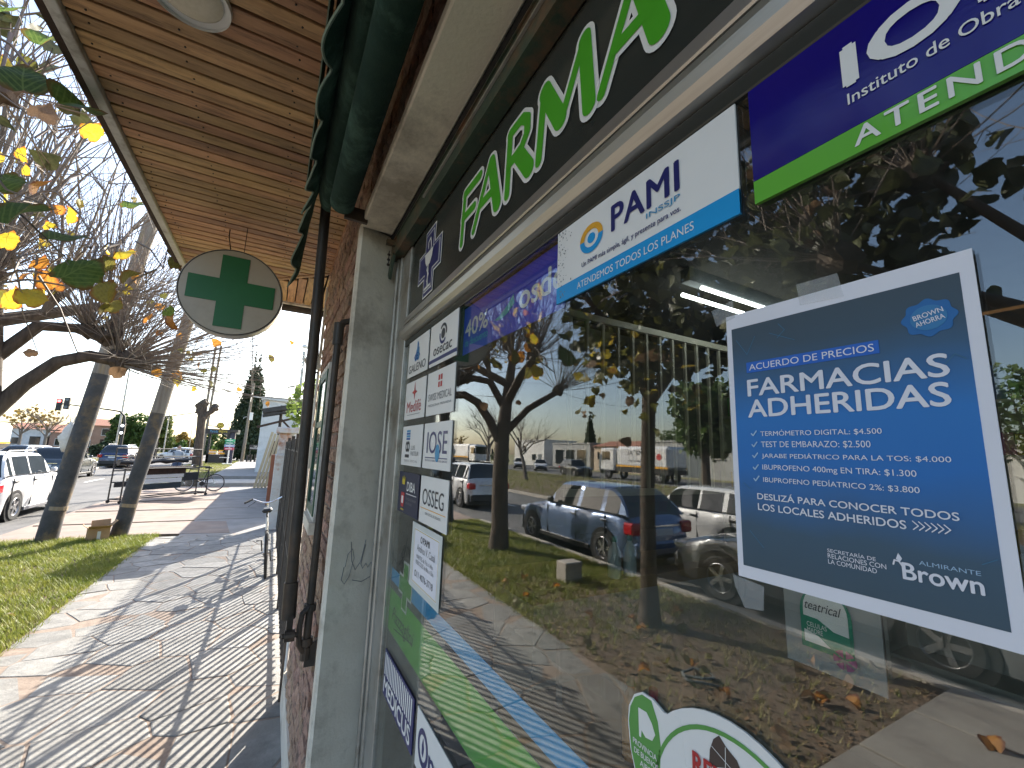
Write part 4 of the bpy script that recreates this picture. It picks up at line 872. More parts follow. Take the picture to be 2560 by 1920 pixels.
o = tag(MB().cham(-.06,-.5,0,.06,.3,1.62,.01).build('orange_board', 'orange_paint', None), 'rust orange painted board standing beyond the white pillar', 'board'); o.location = (-.43,16.8,-.006)
wl = thing('yard_wall', 'white garden wall beyond the gate pillar, raised to shade the forecourt', 'wall', (0,13.4,0)); MB().box(-.1,0,-.1,.1,10.5,2.32).build('masonry', 'white_wall', wl)  # mostly hidden wall, made taller so its shadow covers the forecourt
# ------------------------------------------------------------------ cars
def interp(x, pts):
    for (a, b), (c, d) in zip(pts, pts[1:]):
        if x <= c: return b+(d-b)*max(0, min(1, (x-a)/(c-a)))
    return pts[-1][1]
def smooth(x, pts):
    return sum(interp(x+d, pts) for d in (-.06,-.03,0,.03,.06))/5
_wheel = {}
def wheel_meshes(r_, w, style):
    k = (r_, w, style)
    if k in _wheel: return _wheel[k]
    ty = MB().lathe([(r_*.66,-w*.5),(r_*.90,-w*.5),(r_*.985,-w*.36),(r_,-w*.2),(r_,w*.2),(r_*.985,w*.36),(r_*.90,w*.5),(r_*.66,w*.5),(r_*.64,w*.2),(r_*.64,-w*.5)], 28, 'y', (0,0,0), False).mesh('tyre', 'rubber', True)
    rim = MB().lathe([(r_*.67,w*.46),(r_*.63,w*.50),(r_*.60,w*.40),(r_*.58,w*.1)], 28, 'y', (0,0,0), False)
    n = 5; rr_ = r_*.62
    for i in range(n):
        a = 2*math.pi*i/n+.3
        for da in ((-.16,.16) if style == 'twin' else (0,)):
            d = Vector((math.sin(a+da),0,math.cos(a+da))); t = Vector((d.z,0,-d.x)); wd_ = r_*(.045 if style == 'twin' else .095)
            rim.obox(d*rr_*.55+Vector((0,w*.40,0)), d*rr_*.50, t*wd_, (0,w*.04,0))
    rim.lathe([(r_*.17,w*.30),(r_*.16,w*.47),(.001,w*.48)], 16, 'y', (0,0,0), False)
    hub = MB().lathe([(r_*.60,w*.05),(.001,w*.05)], 20, 'y', (0,0,0), False).lathe([(r_*.34,w*.12),(r_*.33,w*.16),(.001,w*.16)], 20, 'y', (0,0,0), False).mesh('brake', 'trim_black')
    _wheel[k] = (ty, rim.mesh('rim', 'rim', True), hub); return _wheel[k]
def car(name, label, loc, rz, paint, L=4.2, W=1.74, H=1.5, wb=2.55, wr=.315, hood=.98, belt=.98, xw=.62, rf=.28, rr_=-1.25, xr=-1.9, rear=.95, sp='five', rails=False, group='cars on the street', spare=False):
    """x forward; xw/rf: windscreen foot and head, rr_/xr: roof end and rear glass foot"""
    C_ = thing(name, label, 'car', loc, rz, group); hw = W/2; fa, ra = wb/2+.05, -wb/2+.05
    tl = [(-L/2,.50),(-L/2+.05,rear*.90),(-L/2+.22,rear),(xr,belt),(xw,belt-.01),(xw+.25,belt-.03),(L/2-.55,hood-.14),(L/2-.18,hood-.26),(L/2-.04,.58),(L/2,.46)]
    xs = sorted(set([round(-L/2+L*i/44, 4) for i in range(45)]))
    mb = MB(); nc = 6
    for x in xs:
        e = abs(2*x/L); wf = 1-.05*e**3-.16*max(0,e-.86)/.14
        zb = .20+.10*max(0,e-.82)/.18
        for c0 in (fa, ra):
            d = abs(x-c0); ar = wr+.075
            if d < ar: zb = max(zb, wr+math.sqrt(max(0,ar*ar-d*d))-.02)
        zt = smooth(x, tl); zb = min(zb, zt-.06); h_ = zt-zb; w = hw*wf
        ring_ = [(w*.955,zb),(w*.995,zb+.38*h_),(w*1.0,zb+.62*h_),(w*.975,zb+.86*h_),(w*.90,zt-.012),(w*.5,zt+.02)]
        full = ring_+[(-a,b) for a,b in reversed(ring_)]
        mb.v += [(x,a,b) for a,b in full]
    n = 12
    for i in range(len(xs)-1):
        for k in range(n-1): a = i*n+k; mb.f.append((a,a+n,a+n+1,a+1))
    mb.f.append(tuple(range(n))); mb.f.append(tuple((len(xs)-1)*n+k for k in reversed(range(n))))
    body = mb.build('body', paint, C_, 50)
    MB().box(-L/2+.12,-hw*.90,.17,L/2-.12,hw*.90,.52).build('underbody', 'trim_black', C_)
    # arch liners
    for c0 in (fa, ra):
        for s_ in (-1,1):
            MB().lathe([(wr+.07,-.14),(wr+.07,.0)], 20, 'y', (c0, s_*(hw*.80), wr)).build('arch_liner', 'trim_black', C_)
    # cabin: one curved shell, cut into glass and painted metal
    yb, yr = hw*.905, hw*.70; zr = H-.02; mx = (rf+rr_)/2+.12; qx = rr_+.12; N = 44
    def rl(x):
        if x > rf: t = (xw-x)/(xw-rf); s0 = math.sin(min(1,max(0,t))*math.pi/2)**.92
        elif x < rr_: t = (x-xr)/(rr_-xr); s0 = math.sin(min(1,max(0,t))*math.pi/2)**.80
        else: s0 = 1+.022*math.sin(math.pi*(x-rr_)/(rf-rr_))
        return s0
    V_ = []; hb = belt-.03
    for i in range(N+1):
        x = xr+(xw-xr)*i/N; s0 = rl(x); top = hb+(zr-hb)*s0; row = []
        for f_, q in ((0,0),(.34,.30),(.68,.66),(.88,.86)): row.append((x, yb+(yr-yb)*f_*s0, hb+(top-hb)*(q/.86)*.86))
        ye = yb+(yr-yb)*s0; row += [(x, ye*.93, hb+(top-hb)*.965), (x, ye*.72, top), (x, ye*.36, top+.012*s0), (x, 0, top+.016*s0)]
        row += [(a_, -b_, c_) for a_, b_, c_ in reversed(row[:-1])]; V_.append(row)
    K = len(V_[0]); allv = [p for r_ in V_ for p in r_]; parts_ = {}
    for i in range(N):
        xm = (V_[i][0][0]+V_[i+1][0][0])/2
        for k in range(K-1):
            kk = min(k, K-2-k); side = kk < 3; f_ = (i*K+k, i*K+k+1, (i+1)*K+k+1, (i+1)*K+k)
            if side: glass = (abs(xm-(mx-.06)) > .045) and (abs(xm-(qx-.06)) > .055) and xr+.22 < xm < xw-.20 and rl(xm) > .30 and kk < 3
            else: glass = (xm > rf+.05 or xm < rr_-.06) and kk > 3
            key = 'roof' if not glass else (('side_window', k < K/2, 0 if xm > mx-.06 else (1 if xm > qx-.06 else 2)) if side else ('windscreen' if xm > rf else 'rear_window'))
            parts_.setdefault(key, []).append(f_)
    for key, fs in parts_.items():
        use = sorted({j for f_ in fs for j in f_}); re_ = {j: q for q, j in enumerate(use)}; mb = MB(); mb.v = [allv[j] for j in use]; mb.f = [tuple(re_[j] for j in f_) for f_ in fs]
        mb.build(key if isinstance(key, str) else key[0], paint if key == 'roof' else 'car_glass', C_, 50)
    for s_ in (-1,1):
        MB().obox(((xw+xr)/2,s_*(yb+.028),belt-.005),((xw-xr)/2,0,0),(0,.008,0),(0,0,.012)).build('window_trim', 'trim_black', C_)
        m_ = MB().cham(xw-.32,s_*(hw+.02)-.075,belt-.0,xw-.16,s_*(hw+.06)+.075,belt+.13,.03).build('mirror', paint if 'blue' not in paint else 'trim_black', C_)
        for dx in (.35,-.62):
            MB().cham(mx+dx-.12-.30,s_*hw-.012,belt-.17,mx+dx+.06-.30,s_*hw+.014,belt-.13,.008).build('door_handle', 'chrome' if 'blue' in paint else 'trim_black', C_)
        for dx in (mx-.06, xw-.05, qx-.25): MB().box(dx-.004,s_*hw*.985-.012,.30,dx+.004,s_*hw*.985+.0115,belt-.05).build('door_seam', 'trim_black', C_)
        MB().cham(ra+wr+.10,s_*(hw*.98)-.02,.20,fa-wr-.10,s_*(hw*.98)+.02,.29,.01).build('sill_trim', 'trim_black' if 'white' not in paint else 'ink_grey', C_)
        MB().cham(L/2-.34,s_*hw*.72-.20,hood-.38,L/2-.06,s_*hw*.72+.20,hood-.25,.04).build('headlight', 'lamp_clear', C_)
        MB().cham(-L/2-.012,s_*hw*.80-.13,rear-.34,-L/2+.24,s_*hw*.80+.135,rear-.12,.03).build('tail_light', 'lamp_red', C_)
    MB().cham(L/2-.10,-hw*.80,.24,L/2+.05,hw*.80,.50,.04).build('front_bumper', 'trim_black' if 'blue' not in paint else paint, C_); MB().cham(-L/2-.05,-hw*.84,.26,-L/2+.10,hw*.84,.52,.04).build('rear_bumper', 'trim_black' if 'blue' not in paint else paint, C_)
    MB().box(-L/2-.030,-.22,rear-.36,-L/2-.010,.22,rear-.24).build('number_plate', 'plate', C_)
    MB().box(-L/2-.022,-.42,rear-.20,-L/2-.006,.42,rear-.17).build('rear_trim', 'chrome', C_)
    MB().cham(L/2-.06,-.40,.52,L/2+.03,.40,.64,.02).build('grille', 'trim_black', C_)
    if rails:
        for s_ in (-1,1): MB().tube([(rf-.05,s_*yr*.92,zr+.01),(rf-.15,s_*yr*.92,zr+.07),(rr_+.15,s_*yr*.92,zr+.07),(rr_,s_*yr*.92,zr+.01)], .016, 6).build('roof_rail', 'trim_black' if 'navy' not in paint else 'chrome', C_)
    if spare: MB().lathe([(.30,0),(.33,.03),(.33,.16),(.28,.20)], 24, 'x', (-L/2-.22,.0,.78)).build('spare_wheel_cover', 'trim_black', C_)
    ty, rim, hub = wheel_meshes(wr, .21, sp)
    for c0 in (fa, ra):
        for s_ in (-1,1):
            w = link('wheel', ty, C_, (c0, s_*(hw-.115), wr), (0,0,0 if s_ > 0 else math.pi)); link('rim', rim, w); link('brake_disc', hub, w)
    return C_
ZR = -.12; UP = R(90)
car('suv_car','white compact SUV with roof rails parked at the left edge, dusty sides',(-6.72,16.55,ZR),UP,'paint_white_car',4.1,1.76,1.64,2.52,.335,1.12,1.10,.62,.25,-1.38,-1.78,1.05,'five',True)
car('hatchback_car','metallic blue hatchback parked at the kerb, mirrored in the shop window',(-6.15,7.92,ZR),UP,'paint_blue_car',4.05,1.68,1.48,2.62,.31,1.0,.98,.70,.25,-1.20,-1.86,.98,'twin')
car('sedan_car','dark silver sedan parked at the kerb, mirrored behind the poster',(-6.40,3.05,ZR),UP,'paint_silver_car',4.4,1.74,1.46,2.45,.32,.98,.96,.72,.2,-1.05,-1.72,.99,'five')
car('city_car','white sedan standing in the traffic lane beyond the blue hatchback',(-8.9,7.0,ZR),UP,'paint_white_car',4.3,1.72,1.45,2.5,.31,.98,.96,.72,.2,-1.05,-1.72,.99)
car('crossover_car','dark grey crossover driving away up the road between the two leaning poles',(-9.98,31.2,ZR),UP,'paint_grey_car',4.15,1.75,1.58,2.65,.33,1.05,1.04,.66,.25,-1.30,-1.84,1.0,'five')
car('suv_car','navy blue SUV with chrome rear bar driving away farther up the road',(-10.6,44.2,ZR),R(86),'paint_navy_car',4.4,1.80,1.68,2.65,.34,1.12,1.10,.62,.2,-1.45,-1.95,1.08,'five',True)
car('hatchback_car','white hatchback crossing far behind the grey crossover',(-14.9,42.5,ZR),R(70),'paint_white_car',3.9,1.68,1.50,2.5,.31,1.0,.98,.70,.25,-1.20,-1.80,.98)
car('hatchback_car','small white hatchback beyond the navy SUV, half hidden by the pole',(-9.2,58,ZR),R(150),'paint_white_car',3.9,1.68,1.50,2.5,.31,1.0,.98,.70,.25,-1.20,-1.80,.98)
car('hatchback_car','white hatchback across the avenue, left of two in the window reflection',(-31.5,55,ZR-.005),R(-60),'paint_white_car',3.9,1.68,1.50,2.5,.31,1.0,.98,.70,.25,-1.20,-1.80,.98)
car('sedan_car','white sedan across the avenue, right of two in the window reflection',(-31,48.6,ZR-.005),R(-60),'paint_white_car',4.3,1.72,1.47,2.5,.31,.98,.96,.72,.2,-1.05,-1.72,.99)
car('suv_car','dark SUV passing on the far road in front of the truck',(-27.2,36.0,ZR-.005),R(-80),'paint_black_car',4.4,1.80,1.66,2.65,.34,1.12,1.10,.62,.2,-1.45,-1.95,1.08,'five',True)
# truck
def truck(name, label, loc, rz, cabm, bodym, word):
    T = thing(name, label, 'truck', loc, rz, 'trucks on the street')
    MB().cham(1.9,-1.2,.75,3.9,1.2,2.95,.12).build('cab', cabm, T); MB().cham(3.86,-1.08,1.75,3.925,1.08,2.75,.02).build('windscreen', 'car_glass', T)
    for s_ in (-1,1): MB().box(2.5,s_*1.205-.01,1.8,3.6,s_*1.205+.01,2.6).build('side_window', 'car_glass', T); MB().box(3.95,s_*1.35-.1,1.8,4.02,s_*1.35+.1,2.5).build('mirror', 'trim_black', T)
    tk = MB().cham(-4.6,-1.22,1.15,1.7,1.22,3.1,.25).build('tank', bodym, T); MB().box(-4.55,-1.20,.75,1.68,1.20,1.14).build('chassis', 'trim_black', T)
    for s_ in (-1,1):
        MB().box(-4.5,s_*1.226-.006,1.22,1.6,s_*1.226+.006,1.36).build('orange_stripe', 'pami_orange', tk)
    MB().box(3.8,-1.15,.45,4.0,1.15,.85).build('bumper', 'trim_black', T)
    for s_ in (-1,1): MB().cham(3.95,s_*.85-.2,.9,4.02,s_*.85+.2,1.1,.02).build('headlight', 'lamp_clear', T)
    if word:
        for s_ in (-1, 1):
            e = bpy.data.objects.new('word', None)
            v, f = text_mesh(word, .03); lo, hi = v.min(0), v.max(0); mb = MB(); sx = 3.2/(hi[0]-lo[0]); sz = .55/(hi[1]-lo[1])
            mb.v = [(( -3.0+(q[0]-lo[0])*sx) if s_ < 0 else (.2-(q[0]-lo[0])*sx), s_*1.234, 2.2+(q[1]-lo[1])*sz) for q in v.tolist()]; mb.f = f; mb.build('lettering', 'ink', tk); bpy.data.objects.remove(e)
            MB().box(-2.9,s_*1.230-.004,1.75,.1,s_*1.230+.004,1.86).build('small_print', 'ink_grey', tk); MB().lathe([(.28,-.005),(.28,.005)], 20, 'y', (-3.6,s_*1.232,2.2)).build('round_mark', 'ink_red', tk)
    ty, rim, hub = wheel_meshes(.5, .3, 'five')
    for x in (2.9,-2.2,-3.4):
        for s_ in (-1,1): w = link('wheel', ty, T, (x,s_*1.0,.5), (0,0,0 if s_ > 0 else math.pi)); link('rim', rim, w)
    return T
truck('tanker_truck','white tank truck with orange stripe standing on the far road, mirrored in the window',(-29.5,29.5,-.125),R(90),'paint_white_car','paint_white_car','QUIMICAL')
truck('lorry','white lorry facing the camera, cut by the left edge of the view',(-24.6,57,-.005),R(-90),'paint_white_car','white_wall',None)
# ------------------------------------------------------------------ street furniture near the pavement
def lean_pole(lab, b, t, r0, r1, zd, group):
    U = thing('utility_pole', lab, 'utility pole', b, 0, group); b, t = Vector((0,0,-.1)), Vector(t)-Vector(b)
    f_ = lambda z: b+(t-b)*((z+.1)/(t.z+.1)); rr = random.Random(int(r0*1e4))
    zs = [-.1,.4,1,1.6,zd]; MB().tube([f_(z)+Vector((rr.uniform(-.012,.012),rr.uniform(-.012,.012),0)) for z in zs], [r0*1.06,r0,r0*.985,r0*.97,r0*.96], 14).build('painted_base', 'pole_dark', U, True)
    zs = [zd-.02,zd+1,zd+2.2,zd+3.4,t.z]; MB().tube([f_(z) for z in zs], [r0*.955,r0*.93,r0*.88,r0*.84,r1], 14).build('shaft', 'pole_wood', U, True)
    MB().tube([f_(.55)+Vector((0,-.001,0)), f_(.62)], [r0*1.01,r0*1.01], 14).build('band', 'pole_wood', U)
    return U
lean_pole('thick leaning wooden pole on the grass, left of the pair, dark painted below',(-4.05,11.65,0),(-3.28,11.9,8.6),.155,.11,3.25,'leaning utility poles')
lean_pole('thick leaning wooden pole on the grass, right of the pair, dark painted below',(-3.05,11.85,0),(-2.1,12.2,8.6),.140,.10,2.55,'leaning utility poles')
bg = MB(); rr = random.Random(8)
bm = bmesh.new(); bmesh.ops.create_icosphere(bm, subdivisions=3, radius=1)
for v in bm.verts:
    n_ = 1+.12*math.sin(v.co.x*7+1)*math.sin(v.co.y*6)+.10*math.sin(v.co.z*9+v.co.x*5)+rr.uniform(-.03,.03); v.co = Vector((v.co.x*.17*n_*(1-.35*max(0,v.co.z)), v.co.y*.17*n_*(1-.35*max(0,v.co.z)), v.co.z*.30*n_))
me = bpy.data.meshes.new('bag'); bm.to_mesh(me); bm.free(); me.materials.append(MATS['plastic_bag']); me.polygons.foreach_set('use_smooth', [True]*len(me.polygons))
pb = tag(link('plastic_sack', me, None, (-4.12,12.05,1.95)), 'bulging pale plastic sack hung behind the left leaning pole', 'sack'); MB().tube([(0,0,.27),(.05,-.06,.42),(.22,-.10,.46)], .012, 6).build('tie', 'plastic_bag', pb)
bx = thing('cardboard_box', 'open brown cardboard box on the grass between the leaning poles', 'box', (-3.28,11.50,-.02), R(18))
MB().box(-.16,-.13,0,.16,-.122,.24).box(-.16,.122,0,.16,.13,.24).box(-.16,-.1215,0,-.152,.1215,.24).box(.152,-.1215,0,.16,.1215,.24).box(-.151,-.1215,.004,.151,.1215,.012).build('carton', 'cardboard', bx)
for (c, ax, ay, az) in (((0,-.185,.265),(.158,0,0),(0,.056,-.03),(0,.001,.003)),((.20,0,.30),(.05,0,.06),(0,.12,0),(.003,0,-.002)),((-.19,.02,.27),(.04,0,-.03),(0,.12,0),(.002,0,.003)),((.03,.15,.30),(.14,0,.01),(0,.02,.06),(0,-.003,.001))): MB().obox(c,ax,ay,az).build('flap', 'cardboard', bx)
MB().box(-.02,-.1312,.03,.03,-.1302,.18).build('tape', 'paper_old', bx)
# bicycle builder
def bike(name, label, loc, rz, lean=0, bars=True, fr='gate_black', r_=.33):
    K = thing(name, label, 'bicycle', loc, rz, 'bicycles on the pavement'); K.rotation_euler = (lean, 0, rz); wb = 1.04
    for x in (0, wb):
        w = MB(); N = 32
        w.tube([(x+r_*math.cos(2*math.pi*i/N), 0, r_+r_*math.sin(2*math.pi*i/N)) for i in range(N+1)], .020, 6, False); o = w.build('wheel', 'rubber', K, True)
        q = MB().tube([(x+(r_-.03)*math.cos(2*math.pi*i/N), 0, r_+(r_-.03)*math.sin(2*math.pi*i/N)) for i in range(N+1)], .009, 5, False); q.build('rim', 'rim', o, True)
        q = MB(); [q.tube([(x,0,r_),(x+(r_-.03)*math.cos(a),0,r_+(r_-.03)*math.sin(a))], .0016, 3, False) for a in [i*math.pi/9 for i in range(18)]]; q.tube([(x,-.04,r_),(x,.04,r_)], .022, 8); q.build('spokes', 'chrome', o)
    bb, st, hd, hb = Vector((.43,0,.29)), Vector((.28,0,.82)), Vector((.90,0,.86)), Vector((.93,0,.70))
    MB().tube([bb,st],.016,8).tube([bb,hb],.018,8).tube([st,hd],.016,8).tube([(0,.03,r_),bb],.010,6).tube([(0,.03,r_),st],.010,6).tube([hd+Vector((-.02,0,.08)),(.97,0,.55),(wb,.04,r_)],.014,8).tube([(.97,0,.55),(wb,-.04,r_)],.010,6).build('frame', fr, K, True)
    MB().cham(.14,-.07,.90,.40,.07,.96,.025).tube([st,(.27,0,.92)],.012,6).build('saddle', 'trim_black', K)
    MB().lathe([(.09,-.006),(.09,.006)], 18, 'y', (.43,.03,.29)).tube([(.43,-.05,.29),(.43,-.06,.13),(.43,-.13,.13)],.010,6).tube([(.43,.06,.29),(.43,.07,.45),(.43,.14,.45)],.010,6).build('crank', 'trim_black', K)
    h_ = MB().tube([(.78,.30,1.02),(.86,.22,1.05),(.90,.08,.98),(.885,0,.97),(.90,-.08,.98),(.86,-.22,1.05),(.78,-.30,1.02)],.012,8).tube([(.885,0,.97),(.89,0,.88)],.013,8).build('handlebar', 'chrome', K, True)
    for s_ in (-1,1): MB().tube([(.86,s_*.22,1.05),(.74,s_*.32,1.015)],.017,8).build('grip', 'rubber', h_); MB().tube([(.88,s_*.16,1.03),(.86,s_*.2,.99),(.78,s_*.27,.95)],.006,5).build('brake_lever', 'trim_black', h_)
    return K
bike('bicycle','bicycle with silver handlebar leaning on the black railing',(-.36,7.55,0),R(90),R(-5),True,'steel_white')
bike('bicycle','black bicycle behind the street vendor rack with its rear wheel showing',(-2.42,21.6,-.005),R(176),R(4),True)
# street vendor rack on castors
V = thing('vendor_rack', 'black tubular rack on castors with rolled tarp and white boards by the roadside', 'rack', (-4.75,17.85,-.01)); ex = Vector((1.90,2.35,0)); ey = Vector((.22,-.18,0))
z0, z1 = .12, 1.68; fr = MB(); T_ = lambda a, b: fr.tube([a,b], .022, 6)
A0, A1, B0, B1 = Vector((0,0,0)), ex, ey*1.6, ex+ey*1.6
Zv = lambda p, z: Vector((p.x,p.y,z))
for p in (A0,A1,B0,B1): T_(Zv(p,z0), Zv(p,z1 if p in (A0,A1) else 1.05))
for z in (z0,.62,.98,1.42,z1): T_(Zv(A0,z), Zv(A1,z))
for z in (z0,1.05): T_(Zv(B0,z), Zv(B1,z)); T_(Zv(A0,z), Zv(B0,z)); T_(Zv(A1,z), Zv(B1,z))
fr.build('frame', 'gate_black', V)
for p in (A0,A1,B0,B1): MB().lathe([(.05,-.02),(.05,.02)], 12, 'y', (p.x,p.y,.05)).tube([(p.x,p.y,.05),(p.x,p.y,.13)],.01,5).build('castor', 'rubber', V)
pts = [ex*(.04+.78*i/12)+Vector((-.02,.03,1.24+.012*math.sin(i*2.1)+.06*i/12)) for i in range(13)]; MB().tube(pts, [.09+.022*math.sin(i*1.7) for i in range(13)], 10).build('rolled_tarp', 'tarp', V, True)
dx = ex.normalized(); nv = Vector((dx.y,-dx.x,0))
for (t0,t1,zc,hh,m_) in ((.18,.80,.92,.11,'fascia'),(.18,.80,.76,.06,'steel_white'),(.18,.76,.60,.07,'steel_white'),(.18,.76,.42,.10,'window_dark'),(.02,.18,.55,.08,'tarp'),(.78,.98,.70,.14,'tarp')):
    MB().obox(ex*((t0+t1)/2)+nv*.06+Vector((0,0,zc)), ex*((t1-t0)/2), nv*.02, (0,0,hh)).build('board', m_, V)
MB().obox(ex*.5+nv*.1+Vector((0,0,1.06)), ex*.36, nv*.2, (0,0,.02)).build('table_top', 'fascia', V)
# pollarded stump
S_ = thing('pollarded_trunk', 'bare pollarded tree trunk with knobbly fists near the bus shelter', 'tree', (-5.3,39.7,.1))
MB().tube([(0,0,-.1),(-.06,0,1.0),(-.1,0,2.2),(-.14,0,3.2),(-.16,0,3.8)], [.36,.30,.28,.27,.30], 12).build('trunk', 'bark', S_, True)
for a in ([(-.16,0,3.6),(-.32,0,4.1),(-.34,0,4.5)],[(-.1,0,3.5),(.1,.05,4.0),(.35,.0,4.2),(.55,0,4.55)],[(-.16,0,3.7),(-.1,.1,4.3),(-.16,0,4.8)]): MB().tube(a, [.2]*(len(a)-1)+[.24], 10).build('limb', 'bark', S_, True)
rr = random.Random(3)
for (x,z,r_) in ((-.36,4.6,.30),(.58,4.55,.26),(-.12,4.85,.30),(-.42,4.2,.2)):
    bm = bmesh.new(); bmesh.ops.create_icosphere(bm, subdivisions=2, radius=r_)
    for v in bm.verts: v.co *= 1+rr.uniform(-.28,.28)
    me = bpy.data.meshes.new('knob'); bm.to_mesh(me); bm.free(); me.materials.append(MATS['bark']); link('knob', me, S_, (x,0,z))
# bus shelter
H_ = thing('bus_shelter', 'dark bus stop shelter with name board and round emblem', 'bus shelter', (-5.5,45.5,.2))
MB().box(0,0,.05,1.9,.12,.78).build('bench_wall', 'gate_black', H_)
for x in (0.02,1.35): MB().box(x,0,.02,x+.16,.14,2.75).build('post', 'gate_black', H_)
MB().box(1.55,-.03,.02,1.95,.6,2.75).build('side_panel', 'diba_navy', H_); MB().box(-.2,-.5,2.76,2.15,.9,2.98).build('roof', 'gate_black', H_); MB().box(-.19,-.53,2.52,1.55,-.501,2.97).build('name_board', 'gate_black', H_)
def front_text(par, s_, m_, x0, z0, x1, z1, y, bold=.02):
    v, f = text_mesh(s_, bold); lo, hi = v.min(0), v.max(0); mb = MB(); mb.v = [(x0+(q[0]-lo[0])/(hi[0]-lo[0])*(x1-x0), y, z0+(q[1]-lo[1])/(hi[1]-lo[1])*(z1-z0)) for q in v.tolist()]; mb.f = f; return mb.build('lettering', m_, par)
front_text(H_,'Parada','sign_blue',.12,2.66,.68,2.88,-.535); front_text(H_,'segura','sign_yellow',.74,2.62,1.36,2.86,-.535)
MB().lathe([(.27,-.02),(.27,.02)], 24, 'y', (.80,-.5,3.30)).tube([(.8,-.5,2.98),(.8,-.5,3.1)],.03,6).build('round_emblem', 'gate_black', H_); MB().lathe([(.13,-.006),(.20,-.006)], 24, 'y', (.80,-.522,3.30), False).build('emblem_ring', 'sign_yellow', H_); MB().box(.70,-.532,3.24,.90,-.527,3.36).build('emblem_bus', 'sign_yellow', H_)
MB().box(2.05,-.3,2.6,2.30,-.26,2.95).build('side_sign', 'sign_cream', H_); MB().box(1.0,-.05,.50,1.75,.3,.56).build('seat', 'steel_white', H_)
# arrow signpost
Q = thing('arrow_signpost', 'white post with green, teal, lilac and red arrow boards', 'signpost', (-3.72,43.5,.2)); MB().box(-.05,-.05,0,.05,.05,2.2).build('post', 'steel_white', Q); MB().box(-.35,-.2,0,.35,.2,.10).build('foot', 'steel_white', Q)
for i, (m_, z, s_) in enumerate((('sign_green',2.02,-1),('sign_teal',1.80,1),('sign_lilac',1.57,1),('sign_red',1.32,1))):
    pts = [(-.36,-.10),(.26,-.10),(.40,0),(.26,.10),(-.36,.10)]; pts = [(x*s_,z_) for x,z_ in pts]; MB().prism(pts, .055, .085).xf(Matrix(((1,0,0,0),(0,0,-1,0),(0,1,0,z),(0,0,0,1)))).build('arrow_board', m_, Q); MB().box(-.26,-.0885,z-.025,.2,-.0855,z+.025).build('board_text', 'white_print', Q)
# black restaurant board and bollards far along the pavement
N = thing('restaurant_board', 'black two line signboard on posts far along the pavement', 'signboard', (-2.0,48.9,.3)); MB().box(-.5,-.03,1.15,.5,.03,1.62).build('board', 'gate_black', N)
for x in (-.4,.4): MB().box(x-.03,-.03,0,x+.03,.03,1.15).build('post', 'gate_black', N)
front_text(N,'LA','white_print',-.12,1.42,.12,1.56,-.034); front_text(N,'PULPERIA','white_print',-.42,1.22,.42,1.37,-.034)
for i in range(4): tag(MB().tube([(-2.55+i*.32,48.6,.3),(-2.55+i*.32,48.6,.95)], .09, 10).build('bollard', 'gate_black'), 'dark bollard under the restaurant board, %s of four' % ('leftmost','second from left','third from left','rightmost')[i], 'bollard', 'dark bollards far along the pavement')
# wooden service pole, tall poles, lamp poles
def pole(name, lab, b, t, r0, r1, m_='pole_wood', group='distant poles'):
    P_ = thing(name, lab, 'pole', b, 0, group); MB().tube([(0,0,-.2), Vector(t)-Vector(b)], [r0,r1], 10).build('shaft', m_, P_, True); return P_
p = pole('service_pole','wooden service pole with meter box in front of the cypress',(-2.97,49,.3),(-2.84,49,8.0),.15,.11); MB().box(.14,-.2,4.0,.42,-.05,4.75).build('meter_box', 'steel_white', p); MB().box(.08,-.06,6.28,1.05,.0,6.36).build('cross_arm', 'steel_white', p)
MB().tube([(-.1,0,4.3),(-.3,-.1,4.25),(-.32,-.1,4.1)], .02, 6).build('hook', 'steel_white', p)
pole('telephone_pole','tall slim wooden pole behind the pollarded trunk, left of two',(-6.77,52,.2),(-6.75,52,12.2),.13,.10); pole('telephone_pole','tall slim wooden pole behind the pollarded trunk, right of two',(-6.55,52,.2),(-6.29,52,11.9),.13,.10)
p = pole('lamp_pole','tall grey street lamp pole at the road corner',(-13.79,55,-.1),(-13.85,55,13),.10,.06,'alu_frame')
p = pole('lamp_pole','slim T shaped lamp pole over the trees',(-12.73,70,-.1),(-12.75,70,7.6),.08,.05,'alu_frame'); MB().box(-.7,-.05,7.62,.7,.05,7.72).build('lamp_arm', 'alu_frame', p)
pole('lamp_pole','thin lamp pole beyond the autumn tree',(-12.88,90,-.1),(-12.92,90,6.9),.07,.05,'alu_frame')
p = pole('lamp_pole','grey steel pole with a solar panel above the light green bush',(.68,30,.3),(.61,30,8.0),.10,.09,'alu_frame'); MB().obox((-.45,-.1,5.35),(.32,0,.10),(0,.3,0),(-.01,0,.02)).build('solar_panel', 'shutter', p); MB().lathe([(.16,0),(.2,.1),(.12,.25)], 12, 'z', (-.05,0,7.9)).build('lamp_head', 'steel_white', p); MB().tube([(-.25,-.1,5.3),(0,0,5.2)],.03,6).build('panel_arm','alu_frame',p)
